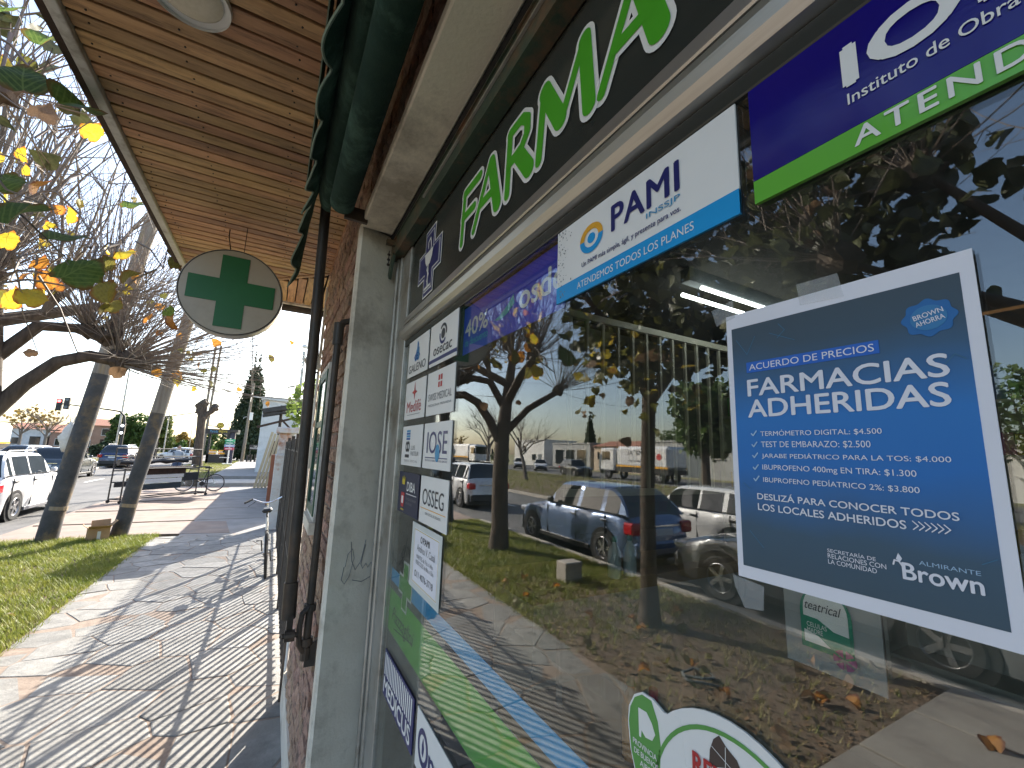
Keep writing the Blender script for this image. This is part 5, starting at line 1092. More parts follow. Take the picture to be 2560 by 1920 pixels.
# traffic signals
def signal(par, c, lit, nm='signal_head'):
    c = Vector(c); s_ = MB().cham(c.x-.17,c.y-.14,c.z-.48,c.x+.17,c.y+.14,c.z+.48,.03).build(nm, 'trim_black', par)
    for i, z in enumerate((.30,0,-.30)):
        MB().lathe([(.115,-.01),(.10,.0)], 16, 'y', (c.x,c.y-.15,c.z+z)).build('lens', lit[i], s_)
T1 = thing('traffic_signal', 'curved mast traffic signal showing red on the left of the road', 'traffic light', (-11.8,48,-.01)); MB().tube([(0,0,0),(-.02,0,3.4),(-.12,0,4.0),(-.45,0,4.35),(-1.2,0,4.45),(-2.4,0,4.55),(-4.3,0,4.72)], [.10,.09,.08,.075,.07,.06,.05], 10).build('mast', 'gate_black', T1, True)
signal(T1,(-4.22,-.1,4.6),('red_signal','trim_black','trim_black')); signal(T1,(-3.78,-.1,4.75),('shutter','trim_black','shutter')); signal(T1,(-.05,-.16,2.85),('white_signal','trim_black','white_signal'))
T2 = thing('traffic_signal', 'curved mast traffic signal reaching right over the road', 'traffic light', (-11.8,60.5,-.01)); MB().tube([(0,0,0),(.02,0,3.3),(.12,0,4.1),(.5,0,4.7),(1.4,0,4.95),(3.2,0,5.38)], [.10,.09,.08,.07,.06,.05], 10).build('mast', 'gate_black', T2, True); signal(T2,(.0,-.16,2.75),('shutter','white_signal','shutter'))
# overhead wires
def wire(lab, a, b, sag, r_=.012):
    a, b = Vector(a), Vector(b); pts = [a.lerp(b, i/16)-Vector((0,0,sag*4*(i/16)*(1-i/16))) for i in range(17)]; tag(MB().tube(pts, r_, 4, False).build('overhead_wire', 'trim_black'), lab, 'wire', 'overhead wires along the pavement')
hubp = (-2.05,14.5,8.9)
for i, (b, sg) in enumerate((((.61,30,7.7),1.2),((.61,30,7.4),1.5),((.61,30,7.2),1.9),((.61,30,7.05),2.2),((-2.84,49,7.9),1.0),((-2.84,49,7.5),1.4),((-2.84,49,7.0),1.8),((-6.3,52,11.5),1.0),((-2.9,49,6.6),2.1))): wire('thin overhead wire, %s of the bundle, running to the %s' % ('top second third fourth fifth sixth seventh eighth lowest'.split()[i], 'grey steel pole' if i < 4 else ('tall slim pole' if i == 7 else 'wooden service pole')), (hubp[0]+.1*i,hubp[1],hubp[2]-.12*i), b, sg)
# people far down the pavement
def person(name, label, loc, rz, joints, edges, radii, m_, extras, root=0):
    Pn = thing(name, label, 'person', loc, rz); me = bpy.data.meshes.new('body'); me.from_pydata(joints, edges, []); me.materials.append(MATS[m_]); o = link('body', me, Pn)
    bpy.context.view_layer.objects.active = o; o.modifiers.new('skin', 'SKIN'); sv = me.skin_vertices[0].data
    for i, r_ in enumerate(radii): sv[i].radius = (r_, r_)
    for i in range(len(joints)): sv[i].use_root = (i == root)
    o.modifiers.new('sub', 'SUBSURF').levels = 1; o.modifiers['sub'].render_levels = 1
    for f in me.polygons: f.use_smooth = True
    extras(Pn); return Pn
def head(Pn, c, m_='skin', hair='hair', helmet=False):
    c = Vector(c)
    mb = MB().lathe([(.001,-.12),(.05,-.115),(.075,-.07),(.083,0),(.08,.06),(.055,.105),(.001,.12)], 14, 'z', c, False); h_ = mb.build('head', m_, Pn, True)
    MB().lathe([(.088,-.01) if not helmet else (.125,-.05),(.09,.05) if not helmet else (.14,.03),(.062,.112) if not helmet else (.10,.12),(.001,.13) if not helmet else (.001,.155)], 14, 'z', c+Vector((0,.012,.005)), False).build('helmet' if helmet else 'hair', hair, h_, True)
    MB().obox(c+Vector((0,-.088,-.01)),(.012,0,0),(0,.014,0),(0,0,.022)).build('nose', m_, h_)
    for s_ in (-1,1): MB().obox(c+Vector((s_*.032,-.078,.018)),(.012,0,0),(0,.005,0),(0,0,.006)).build('eye', 'ink', h_); MB().obox(c+Vector((s_*.084,0,0)),(.008,0,0),(0,.018,0),(0,0,.03)).build('ear', m_, h_)
    MB().obox(c+Vector((0,-.076,-.055)),(.022,0,0),(0,.004,0),(0,0,.005)).build('mouth', 'ink_red', h_)
J = [(0,0,.92),(0,.02,1.15),(0,.03,1.38),(0,.02,1.47),(.10,0,.88),(.11,-.02,.48),(.11,.02,.08),(.11,-.10,.03),(-.10,0,.88),(-.12,-.05,.48),(-.12,0,.08),(-.12,-.12,.03),(.19,.03,1.38),(.25,.03,1.12),(.22,-.14,.95),(-.19,.03,1.38),(-.25,.03,1.12),(-.20,-.16,.98)]
Ed = [(0,1),(1,2),(2,3),(0,4),(4,5),(5,6),(6,7),(0,8),(8,9),(9,10),(10,11),(2,12),(12,13),(13,14),(2,15),(15,16),(16,17)]
Rd = [.15,.14,.15,.055,.095,.065,.045,.04,.095,.065,.045,.04,.065,.045,.035,.065,.045,.035]
def ex1(Pn):
    head(Pn,(0,.0,1.62)); 
    for s_ in (.22,-.20): MB().obox((s_,-.19,.92),(.035,0,0),(0,.03,-.02),(0,.03,.05)).build('hand','skin',Pn)
    MB().cham(-.19,-.14,.04,-.02,.14,.92,.05).cham(.02,-.14,.04,.19,.14,.92,.05).build('trousers','jeans',Pn)
person('person','person in grey top standing behind the vendor rack',(-5.05,30.0,0),R(20),J,Ed,Rd,'shirt_grey',ex1)
mo = thing('motorcycle','small motorcycle waiting beside the pollarded trunk','motorcycle',(-6.35,37.4,-.12),R(80))
ty, rim, hub = wheel_meshes(.30,.10,'five')
for x in (0,1.25): w = link('wheel', ty, mo, (x,0,.30)); link('rim', rim, w)
MB().tube([(0,.05,.30),(.4,.05,.45),(.85,0,.75),(1.02,0,.95)],.035,8).tube([(1.25,.06,.30),(1.02,.06,.95)],.025,8).tube([(1.25,-.06,.30),(1.02,-.06,.95)],.025,8).build('frame','trim_black',mo,True); MB().cham(.30,-.14,.35,.80,.14,.62,.06).build('engine','shutter',mo); MB().cham(.55,-.13,.68,.98,.13,.90,.07).build('fuel_tank','pack0',mo); MB().cham(-.15,-.12,.70,.56,.12,.80,.04).build('seat','trim_black',mo); MB().tube([(.95,.33,1.0),(1.02,0,1.0),(.95,-.33,1.0)],.014,6).build('handlebar','trim_black',mo); MB().lathe([(.09,0),(.07,-.1)],14,'x',(1.15,0,.88)).build('headlight','lamp_clear',mo)
J2 = [(0,0,.80),(0,-.06,1.02),(0,-.10,1.24),(0,-.12,1.32),(.11,-.06,.78),(.19,-.42,.72),(.19,-.36,.36),(.19,-.48,.30),(-.11,-.06,.78),(-.19,-.42,.72),(-.19,-.36,.36),(-.19,-.48,.30),(.19,-.10,1.22),(.27,-.28,1.02),(.27,-.54,.98),(-.19,-.10,1.22),(-.27,-.28,1.02),(-.27,-.54,.98)]
def ex2(Pn):
    head(Pn,(0,-.15,1.47),'skin','white_print',True)
    for s_ in (-1,1): MB().obox((s_*.28,-.60,.99),(.03,0,0),(0,.05,0),(0,0,.03)).build('hand','skin',Pn)
person('person','motorcycle rider in pale top wearing a white helmet',(-6.3,37.75,-.12),R(170),J2,Ed,Rd,'shirt_grey',ex2)
# ------------------------------------------------------------------ leaves and trees
NEAR_LEAVES = [(-2.12, 3.356, 4.425, 0.179, 'green'), (-1.836, 3.106, 4.138, 0.196, 'green'), (-2.789, 4.824, 5.001, 0.166, 'yellow'), (-1.514, 2.297, 3.353, 0.197, 'green'), (-1.341, 2.275, 3.301, 0.204, 'green'), (-2.131, 3.93, 4.168, 0.187, 'brown'), (-2.054, 4.458, 4.426, 0.191, 'yellow'), (-2.573, 4.857, 4.265, 0.117, 'yellow'), (-2.371, 4.45, 3.949, 0.08, 'yellow'), (-1.682, 2.717, 3.074, 0.176, 'green'), (-2.439, 4.855, 4.012, 0.167, 'orange'), (-1.906, 4.266, 4.49, 0.159, 'olive'), (-2.355, 4.655, 4.632, 0.088, 'yellow'), (-1.418, 2.284, 2.786, 0.191, 'green'), (-2.579, 4.77, 3.81, 0.15, 'yellow'), (-2.591, 4.97, 3.535, 0.184, 'yellow'), (-2.154, 4.448, 3.691, 0.1, 'orange'), (-2.213, 4.825, 3.804, 0.149, 'yellow'), (-1.427, 2.675, 2.86, 0.197, 'green'), (-2.118, 4.375, 3.434, 0.097, 'yellow'), (-2.149, 4.374, 3.519, 0.088, 'yellow'), (-1.696, 4.407, 3.42, 0.156, 'yellow'), (-1.893, 4.698, 3.53, 0.08, 'yellow'), (-1.246, 2.323, 2.604, 0.191, 'green'), (-1.764, 4.305, 3.281, 0.136, 'olive'), (-1.625, 4.345, 3.214, 0.149, 'olive'), (-2.189, 4.45, 3.238, 0.133, 'orange'), (-2.294, 4.619, 3.171, 0.164, 'orange'), (-2.212, 4.684, 3.175, 0.15, 'orange'), (-2.198, 4.229, 2.879, 0.188, 'yellow'), (-1.952, 3.85, 2.82, 0.181, 'yellow'), (-1.52, 3.601, 2.874, 0.181, 'olive'), (-1.697, 4.329, 2.96, 0.173, 'olive'), (-1.449, 4.323, 2.921, 0.141, 'orange'), (-1.264, 4.144, 2.87, 0.147, 'orange'), (-1.282, 4.01, 2.904, 0.097, 'green'), (-1.733, 4.489, 3.895, 0.187, 'green'), (-1.371, 4.226, 3.473, 0.104, 'olive'), (-1.353, 4.276, 3.386, 0.106, 'olive'), (-2.2, 4.662, 2.568, 0.081, 'brown'), (-2.651, 5.226, 3.084, 0.17, 'olive'), (-2.215, 4.899, 3.189, 0.089, 'orange'), (-1.725, 4.302, 2.918, 0.099, 'olive'), (-1.61, 4.435, 2.451, 0.101, 'brown')]
def leaf_shape(seed, curl):
    """lobed vine-like leaf about 1 wide in its own x-y plane, folded on the midrib, drooping tip"""
    rr = random.Random(seed); half = [(0,-.40),(.15,-.50),(.32,-.45),(.43,-.31),(.50,-.14),(.47,.0),(.48,.13),(.38,.24),(.33,.35),(.20,.43),(.12,.53),(0,.62)]
    mb = MB(); n = len(half); mid = [(0, -.42+1.02*i/(n-1)) for i in range(n)]
    def z(x, y): return curl*(abs(x)*.55-.9*y*y*.5)+.03*math.sin(9*x+seed)+.03*math.sin(8*y+seed*2)
    for x, y in mid: mb.v.append((x, y, z(x, y)))
    for s_ in (-1, 1):
        o = len(mb.v)
        for x, y in half: x2, y2 = s_*x*(1+rr.uniform(-.12,.12)), y+rr.uniform(-.03,.03); mb.v.append((x2, y2, z(x2, y2)))
        for i in range(n-1):
            f = (i, o+i, o+i+1, i+1); mb.f.append(f if s_ > 0 else f[::-1])
    return mb
LEAFM = {k: [leaf_shape(i*3+1, c).mesh('leaf', 'leaf_'+k, True) for i, c in enumerate((.25,.7,-.4))] for k in ('green','olive','yellow','orange','brown')}
LARR = [(np.array(m.v), np.array([(f[0],f[1],f[2],f[3]) for f in m.f])) for m in (leaf_shape(2,.5), leaf_shape(5,1.2), leaf_shape(8,-.8), leaf_shape(11,1.8))]
def leaf_mass(name, m, parent, pts, sizes, seed):
    g = np.random.default_rng(seed); V, F = [], []; o = 0
    for p, s_ in zip(pts, sizes):
        v, f = LARR[g.integers(4)]; a, b, c = g.uniform(0,2*np.pi), g.normal(1.2,.6), g.uniform(0,2*np.pi)
        M = np.array(Euler((b, 0, a)).to_matrix()) @ np.array(Euler((0,0,c)).to_matrix()); V.append(v*s_ @ M.T+p); F.append(f+o); o += len(v)
    me = fastmesh(name, np.concatenate(V), np.concatenate(F), m); return tag(link(name, me, parent), kind='stuff')
def shoots(mb, base, axis, n, L0, L1, spread, rr, r0=.010, droop=.0, sub=2, tips=None, sides=4):
    axis = Vector(axis).normalized()
    for k in range(n):
        d = (axis+Vector((rr.gauss(0,spread),rr.gauss(0,spread),rr.gauss(0,spread*.8)))).normalized(); L = rr.uniform(L0,L1); p = Vector(base)+d*.05; pts = [p.copy()]; N = 6
        for i in range(N):
            d = (d+Vector((rr.gauss(0,.07),rr.gauss(0,.07),.05-droop+rr.gauss(0,.05)))).normalized(); d.z = max(d.z, -.22); p = p+d*L/N; pts.append(p.copy())
        r_ = r0*rr.uniform(.6,1.2); mb.tube(pts, [r_*(1-.75*i/N) for i in range(N+1)], sides, False)
        if tips is not None: tips.append(pts)
        for q in range(sub):
            i = rr.randrange(1,N); d2 = (d+Vector((rr.gauss(0,.6),rr.gauss(0,.6),rr.gauss(.1,.5)))).normalized(); l2 = L*rr.uniform(.15,.45); a = pts[i]
            mb.tube([a, a+d2*l2*.5+Vector((0,0,.03*l2)), a+d2*l2+Vector((rr.gauss(0,.04),rr.gauss(0,.04),.08*l2))], [r_*.45,r_*.33,r_*.18], 3, False)
def pollard(name, label, base, trunk, tr, limbs, knobs, n, L, seed, leaves=None, r0=.011, spread=.55, sub=3, bark='bark'):
    T = thing(name, label, 'tree', base, 0, 'street trees on the lawn strip'); rr = random.Random(seed); B0 = Vector(base)
    MB().tube([Vector(p)-B0 for p in trunk], tr, 14).build('trunk', bark, T, True)
    for pts, rs in limbs: MB().tube([Vector(p)-B0 for p in pts], rs, 10).build('limb', bark, T, True)
    tw = MB(); tips = []
    for (p, ax) in knobs:
        bm = bmesh.new(); bmesh.ops.create_icosphere(bm, subdivisions=2, radius=.13)
        for v in bm.verts: v.co *= 1+rr.uniform(-.3,.3)
        me = bpy.data.meshes.new('knob'); bm.to_mesh(me); bm.free(); me.materials.append(MATS[bark]); link('knob', me, T, Vector(p)-B0)
        shoots(tw, Vector(p)-B0, ax, n, L[0], L[1], spread, rr, r0, .02, sub, tips)
    cr = tag(tw.build('crown', 'twig', T), kind='stuff')
    return T, cr, tips
b1 = (-3.8,8.1,-.03)
T1_, cr1, tips1 = pollard('street_tree','pollarded tree with thick dark trunk and bare twigs at the left edge',b1,
  [(-3.8,8.1,-.1),(-3.82,8.1,.4),(-3.78,8.1,1.4),(-3.80,8.1,2.3),(-3.85,8.05,3.1),(-3.92,8.0,3.9)], [.23,.18,.165,.155,.12,.085],
  [([(-3.78,8.1,2.1),(-3.52,8.2,2.62),(-3.25,8.25,2.98),(-2.95,8.3,3.12),(-2.6,8.35,3.08)],[.105,.095,.09,.085,.08]), ([(-3.82,8.1,2.9),(-3.5,8.2,3.45),(-3.15,8.3,3.50),(-2.82,8.3,3.38)],[.085,.078,.072,.066]),
   ([(-3.8,8.1,2.3),(-4.3,7.9,2.9),(-4.9,7.7,3.3)],[.085,.075,.065]), ([(-3.85,8.05,3.0),(-3.9,7.6,3.5),(-3.9,7.1,3.8)],[.10,.09,.07]), ([(-3.9,8.0,3.7),(-4.2,8.5,4.2),(-4.3,8.9,4.5)],[.09,.08,.07]), ([(-3.85,8.0,3.4),(-3.4,8.9,3.9),(-3.1,9.4,4.2)],[.09,.08,.07])],
  [((-2.58,8.36,3.10),(.9,.15,.30)),((-2.58,8.36,3.14),(.55,.2,1)),((-2.80,8.3,3.42),(.35,.1,1.1)),((-3.0,8.3,3.5),(0,-.4,1)),((-4.95,7.7,3.35),(-.6,-.2,.8)),((-3.9,7.05,3.85),(.1,-.7,.8)),((-4.3,8.95,4.55),(-.2,.4,1)),((-3.05,9.45,4.25),(.4,.5,.8)),((-3.95,8.0,4.0),(0,0,1)),((-2.62,8.36,3.06),(.8,-.1,-.05)),((-2.66,8.36,3.16),(.2,-.3,.9))], 54, (1.1,2.8), 31, r0=.0085, spread=.52)
up = MB(); rr = random.Random(88)
for q in ((-3.95,8.0,3.9),(-3.9,7.1,3.8),(-3.5,8.2,3.6),(-4.3,8.9,4.5)): shoots(up, Vector(q)-Vector(b1), (.22,-.05,1), 7, 2.4, 3.8, .22, rr, .026, .0, 7, None, 6)
tag(up.build('upright_branches','bark_grey',T1_), kind='stuff')
b2 = (-3.7,3.95,-.03)
T2_, cr2, tips2 = pollard('street_tree','slim barked tree nearest the camera, its leafy branches hanging before the eave',b2,
  [(-3.7,3.95,-.1),(-3.70,3.95,.4),(-3.68,3.93,1.5),(-3.72,3.92,2.6),(-3.70,3.9,3.4)], [.15,.10,.088,.085,.07],
  [([(-3.70,3.92,2.7),(-3.2,4.0,3.5),(-2.75,4.1,4.0),(-2.5,4.2,4.4)],[.055,.045,.035,.025]), ([(-3.71,3.92,2.6),(-3.6,3.2,3.2),(-3.5,2.5,3.5)],[.07,.06,.05]), ([(-3.7,3.9,3.3),(-4.0,4.5,3.9)],[.06,.045]), ([(-3.7,3.9,3.3),(-3.2,3.3,4.0)],[.05,.04]), ([(-3.62,3.3,3.1),(-3.9,2.6,3.7)],[.05,.04])],
  [((-2.5,4.2,4.4),(.2,.3,.9)),((-3.5,2.45,3.52),(0,-.6,.8)),((-4.0,4.55,3.95),(-.2,.5,1)),((-3.2,3.25,4.05),(.3,-.2,1)),((-3.9,2.55,3.75),(-.3,-.5,.8)),((-3.7,3.9,3.5),(0,0,1))], 26, (.8,1.9), 32, r0=.0075, spread=.6, sub=3)
b3 = (-3.35,.35,-.03)
T3_, cr3, tips3 = pollard('street_tree','tree with withered dark leaves seen only in the shop window',b3,
  [(-3.35,.35,-.1),(-3.35,.36,1.4),(-3.32,.4,2.6),(-3.35,.45,3.2)], [.13,.10,.09,.06],
  [([(-3.33,.4,2.6),(-3.4,1.0,3.1),(-3.4,1.6,3.4)],[.05,.035,.025]), ([(-3.35,.45,3.1),(-3.1,.9,3.8)],[.035,.025]), ([(-3.35,.4,2.8),(-3.7,.1,3.5)],[.035,.025]), ([(-3.33,.4,2.7),(-2.9,1.3,3.3)],[.04,.025])],
  [((-3.4,1.65,3.42),(0,.5,.9)),((-3.1,.95,3.85),(.1,.2,1)),((-3.7,.05,3.55),(-.3,-.4,1)),((-2.85,1.35,3.35),(.3,.4,.8))], 26, (.8,2.0), 33, r0=.0075, spread=.6, sub=3)
# withered leaf mass of the two nearer crowns
g = np.random.default_rng(5); rr = random.Random(5)
def tip_pts(tips, base, n, lo, hi): 
    out = []
    for _ in range(n): t = rr.choice(tips); i = rr.randrange(lo, hi); p = t[i]; out.append(np.array(p)+g.normal(0,.05,3))
    return out
def crown_pts(n):
    out = []
    while len(out) < n:
        q = g.uniform(-1,1,3)
        if q@q < 1: out.append(np.array((.40,-1.15,3.85))+q*np.array((.55,2.25,1.1))+g.normal(0,.05,3))
    return out
pts = tip_pts(tips2, b2, 120, 1, 5)+crown_pts(1250); leaf_mass('foliage','leaf_dark',cr2,pts,g.uniform(.10,.19,len(pts)),6)
pts = tip_pts(tips2, b2, 40, 1, 6)+crown_pts(110); pts += [g.normal((.40,-.35,3.05),(.28,.45,.33)) for _ in range(60)]; leaf_mass('foliage','mass_olive',cr2,pts,g.uniform(.08,.14,len(pts)),7); pts = [g.normal((.40,-.35,3.1),(.28,.45,.33)) for _ in range(45)]; leaf_mass('foliage','mass_yellow',cr2,pts,g.uniform(.08,.14,len(pts)),71); pts = [g.normal((.40,-.45,3.0),(.28,.45,.33)) for _ in range(22)]; leaf_mass('foliage','leaf_brown',cr2,pts,g.uniform(.08,.14,len(pts)),72); pts = tip_pts(tips2, b2, 14, 1, 6); leaf_mass('foliage','leaf_brown',cr2,pts,g.uniform(.08,.14,len(pts)),8)
pts = tip_pts(tips3, b3, 70, 1, 5)+[g.normal((.05,1.15,3.5),(.3,.4,.34)) for _ in range(130)]; leaf_mass('foliage','leaf_dark',cr3,pts,g.uniform(.09,.17,len(pts)),9); pts = tip_pts(tips3, b3, 30, 1, 6); leaf_mass('foliage','leaf_brown',cr3,pts,g.uniform(.08,.14,len(pts)),10)
pts = tip_pts(tips1, b1, 34, 2, 6); leaf_mass('foliage','mass_yellow',cr1,pts,g.uniform(.08,.15,len(pts)),12); pts = tip_pts(tips1, b1, 22, 2, 6); leaf_mass('foliage','mass_orange',cr1,pts,g.uniform(.08,.14,len(pts)),13); pts = tip_pts(tips1, b1, 22, 2, 6); leaf_mass('foliage','mass_olive',cr1,pts,g.uniform(.08,.14,len(pts)),14)
# the big leaves hanging close by, each on its own stalk, and the twigs that carry them
tw = MB(); B2 = Vector(b2); rr = random.Random(77); src = [Vector(q) for q in ((-2.5,4.2,4.4),(-2.75,4.1,4.0),(-2.6,3.3,4.5),(-3.0,4.05,3.75),(-2.4,5.0,4.2))]
for i, (x, y, z, s_, m_) in enumerate(NEAR_LEAVES):
    p = Vector((x,y,z)); q = min(src, key=lambda c: (c-p).length)+Vector((rr.uniform(-.1,.1),)*3)
    o = link('leaf', LEAFM[m_][i % 3], cr2, p-B2, (R(rr.gauss(78,22)), R(rr.gauss(0,18)), R(rr.gauss(-20,38))), s_*(.86 if s_ > .17 else 1)); 
    if s_ > .17: o.rotation_euler = (R(rr.gauss(62,16)), R(rr.gauss(5,14)), R(rr.gauss(-25,20)))
    st = p+Vector((0,.0,-.02)); kn = p+Vector((rr.uniform(-.12,.02),rr.uniform(-.05,.12),rr.uniform(.06,.16)))
    mid = kn.lerp(q,.5)+Vector((rr.gauss(0,.1),rr.gauss(0,.1),rr.uniform(-.25,.02))); tw.tube([st-B2, kn-B2], .0018, 4, False); tw.tube([q-B2, q.lerp(mid,.5)-B2+Vector((0,0,.05)), mid-B2, kn.lerp(mid,.4)-B2, kn-B2, kn-B2+(kn-mid)*.45], [.009,.007,.005,.004,.003,.0015], 4, False)
    src.append(mid if rr.random() < .3 else q)
tag(tw.build('hanging_twigs', 'twig', T2_), kind='stuff')
# fallen leaves on lawn and stones
rr = random.Random(15); fm = [leaf_shape(31,.5).mesh('leaf','leaf_brown',True), leaf_shape(35,1.4).mesh('leaf','leaf_orange',True), leaf_shape(38,1.0).mesh('leaf','leaf_olive',True)]
for i in range(60):
    x, y = rr.uniform(-4.9,-2.5), 1.8+rr.random()**1.4*6; o = link('fallen_leaf', fm[i % 3], None, (x,y,.012), (R(rr.gauss(0,18)),R(rr.gauss(0,18)),rr.uniform(0,6)), rr.uniform(.06,.12)); tag(o, ('dry brown','dull orange','curled olive')[i % 3]+' fallen leaf lying on the lawn strip', 'leaf', ('dry brown','dull orange','curled olive')[i % 3]+' fallen leaves')
for x, y in ((-4.15,1.25),): tag(link('fallen_leaf', fm[1], None, (x,y,.035), (R(25),R(10),1), .13), 'curled orange leaf alone on the concrete slab', 'leaf')
g2 = np.random.default_rng(44); n_ = 1500; P_ = np.stack([g2.uniform(-5,-2.42,n_), 1.75+g2.random(n_)**1.6*6.5, g2.uniform(-.024,-.005,n_)],1); a_ = g2.uniform(0,6.28,n_); s0 = g2.uniform(.008,.028,n_)
e1 = np.stack([np.cos(a_),np.sin(a_),g2.normal(0,.3,n_)],1)*s0[:,None]; e2 = np.stack([-np.sin(a_),np.cos(a_),g2.normal(0,.3,n_)],1)*s0[:,None]*.6
V = np.stack([P_-e1,P_-e2,P_+e1,P_+e2],1).reshape(-1,3); tag(link('leaf_litter', fastmesh('leaf_litter', V, np.arange(len(V)).reshape(-1,4), 'leaf_brown')), 'crumbled brown leaf litter strewn over the soil strip', 'leaf litter', kind='stuff')
bk = tag(MB().cham(-.16,-.13,0,.16,.13,.30,.012).build('concrete_block', 'kerb', None), 'small concrete block standing on the lawn strip', 'block'); bk.location = (-3.85,5.75,-.03)
hs = tag(MB().tube([(.0,0,.0),(.12,.05,.03),(.2,.16,.02),(.12,.28,.02),(-.02,.27,.03),(-.1,.15,.02),(-.02,.05,.04),(.1,.08,.05),(.18,.2,.04)], .012, 6).build('hose_coil', 'shutter', None, True), 'coil of old grey hose lying on bare soil', 'hose'); hs.location = (-3.15,2.65,-.02)
# ------------------------------------------------------------------ leafy trees, bushes and cypress
def canopy(mb_pts, n, s0, s1, seed):
    """leaf cards through blobs: list of (centre, radii)"""
    g = np.random.default_rng(seed); tot = sum(r_[0]*r_[1]*r_[2] for c, r_ in mb_pts); V = []
    for c, r_ in mb_pts:
        k = max(8, int(n*r_[0]*r_[1]*r_[2]/tot)); d = g.normal(size=(k,3)); d /= np.linalg.norm(d,axis=1)[:,None]; rad = g.uniform(.55,1.06,k)**.7*(1+.18*np.sin(d[:,0]*6+c[0])*np.sin(d[:,2]*7))
        P = np.array(c)+d*rad[:,None]*np.array(r_); a = g.normal(size=(k,3)); a /= np.linalg.norm(a,axis=1)[:,None]; b = np.cross(a, g.normal(size=(k,3))); b /= np.linalg.norm(b,axis=1)[:,None]
        s_ = g.uniform(s0,s1,k)[:,None]; V.append(np.stack([P-a*s_*.5, P+b*s_*.35, P+a*s_*.6, P-b*s_*.35],1).reshape(-1,3))
    V = np.concatenate(V); return V, np.arange(len(V)).reshape(-1,4)
def tree(name, label, loc, h, blobs, n, leafm, seed, tr=.2, s=(.25,.5), group='trees along the street', trunk=True):
    T = thing(name, label, 'tree' if trunk else 'bush', loc, 0, group); rr = random.Random(seed)
    if trunk:
        MB().tube([(0,0,-.2),(rr.uniform(-.1,.1),0,h*.3),(rr.uniform(-.2,.2),0,h*.62)], [tr,tr*.8,tr*.5], 8).build('trunk', 'bark', T, True)
        for k in range(4): b = blobs[k % len(blobs)][0]; MB().tube([(0,0,h*.28),(b[0]*.5,b[1]*.5,(h*.3+b[2])/2),(b[0]*.8,b[1]*.8,b[2])], [tr*.5,tr*.35,tr*.12], 6).build('limb', 'bark', T, True)
    V, F = canopy(blobs, n, s[0], s[1], seed); tag(link('crown', fastmesh('crown', V, F, leafm), T), kind='stuff'); return T
def blobs(w, h0, h1, k, seed, d=None):
    rr = random.Random(seed); out = []
    for i in range(k):
        a = 6.28*i/k+rr.uniform(-.4,.4); q = rr.uniform(.15,.62); z = rr.uniform(h0,h1); out.append(((w*q*math.cos(a),(d or w)*q*math.sin(a),z),(w*rr.uniform(.32,.5),(d or w)*rr.uniform(.32,.5),(h1-h0)*rr.uniform(.28,.42))))
    return out
tree('broadleaf_tree','large round green tree behind the traffic signals, left half of its clump',(-20.4,85,-.2),6.5,blobs(3.2,1.8,5.8,9,1),5200,'leaf_tree',21,.35); tree('broadleaf_tree','large round green tree behind the traffic signals, right half of its clump',(-16.6,86,-.2),6.5,blobs(2.6,1.5,5.0,8,2),4200,'leaf_tree2',22,.3)
tree('autumn_tree','yellow ochre tree in the distance left of the bus shelter',(-16.6,110,-.2),4,blobs(1.9,1.0,3.6,6,3),1800,'leaf_autumn',23,.2)
for i, (x,y,w,h_) in enumerate(((-13.2,112,3,3.8),(-21,118,4,4.6),(-10.5,125,4,4.8),(-26,120,4,4.2),(-7.6,130,4,4.4),(-3.6,120,3.4,4.6),(-30,122,4,5))): tree('distant_tree',('dark green tree just right of the ochre tree in the far line','tall green tree behind the round bush in the far tree line','wide green tree left of the bus shelter in the far line','green tree far left behind the brick house roof','broad tree seen through the bus shelter opening','tree seen beside the bus shelter post, right of the opening','far left tree standing behind the pink house')[i],(x,y,-.2),h_,blobs(w,.6,h_-.4,7,30+i),1800,'leaf_tree2' if i % 2 else 'leaf_tree',40+i,.25,(.4,.8),'far tree line')
for i, (x,y,w,h_) in enumerate(((-18.5,70,1.6,2.2),(-14.2,88,1.6,2.6),(-11.0,92,1.8,2.6),(-8.6,96,1.6,2.8))): tree('round_bush',('dark round bush left of the signal mast','rounded bush under the distant trees, left of three','rounded bush under the distant trees, middle of three','rounded bush under the distant trees, right of three')[i],(x,y,-.2),h_,blobs(w,.3,h_-.5,5,60+i),1500,'leaf_tree' if i % 2 else 'cypress',70+i,.1,(.2,.4),'bushes along the road',False)
cy = thing('cypress_tree','tall dark twin peaked cypress beyond the pavement','tree',(-3.1,56,.2)); MB().tube([(0,0,-.2),(0,0,6)],[.25,.1],8).build('trunk','bark',cy)
bl = [((rr.uniform(-.15,.15),rr.uniform(-.15,.15),z),(1.80*(1-((z)/12.6)**1.4)+.10,)*2+(.75,)) for z in np.arange(.8,10.2,.45)]+[((-.22,0,z),(.30*(1-(z-9.5)/2.6)+.05,)*2+(.45,)) for z in np.arange(9.6,11.7,.4)]+[((.25,0,z),(.28*(1-(z-9.5)/2.9)+.05,)*2+(.45,)) for z in np.arange(9.6,12.0,.4)]
V, F = canopy(bl, 19000, .18, .36, 5); tag(link('crown', fastmesh('crown', V, F, 'cypress'), cy), kind='stuff')
tree('light_green_bush','light green leafy shrub rising over the yard wall by the gate pillar',(.45,14.2,0),4,[((-.25,0,3.2),(.45,.6,.55)),((.1,0,3.7),(.4,.5,.4)),((-.1,0,2.4),(.4,.5,.6)),((.3,0,2.9),(.4,.5,.6))],900,'leaf_fresh',81,.05,(.10,.22),'shrubs in the yard')
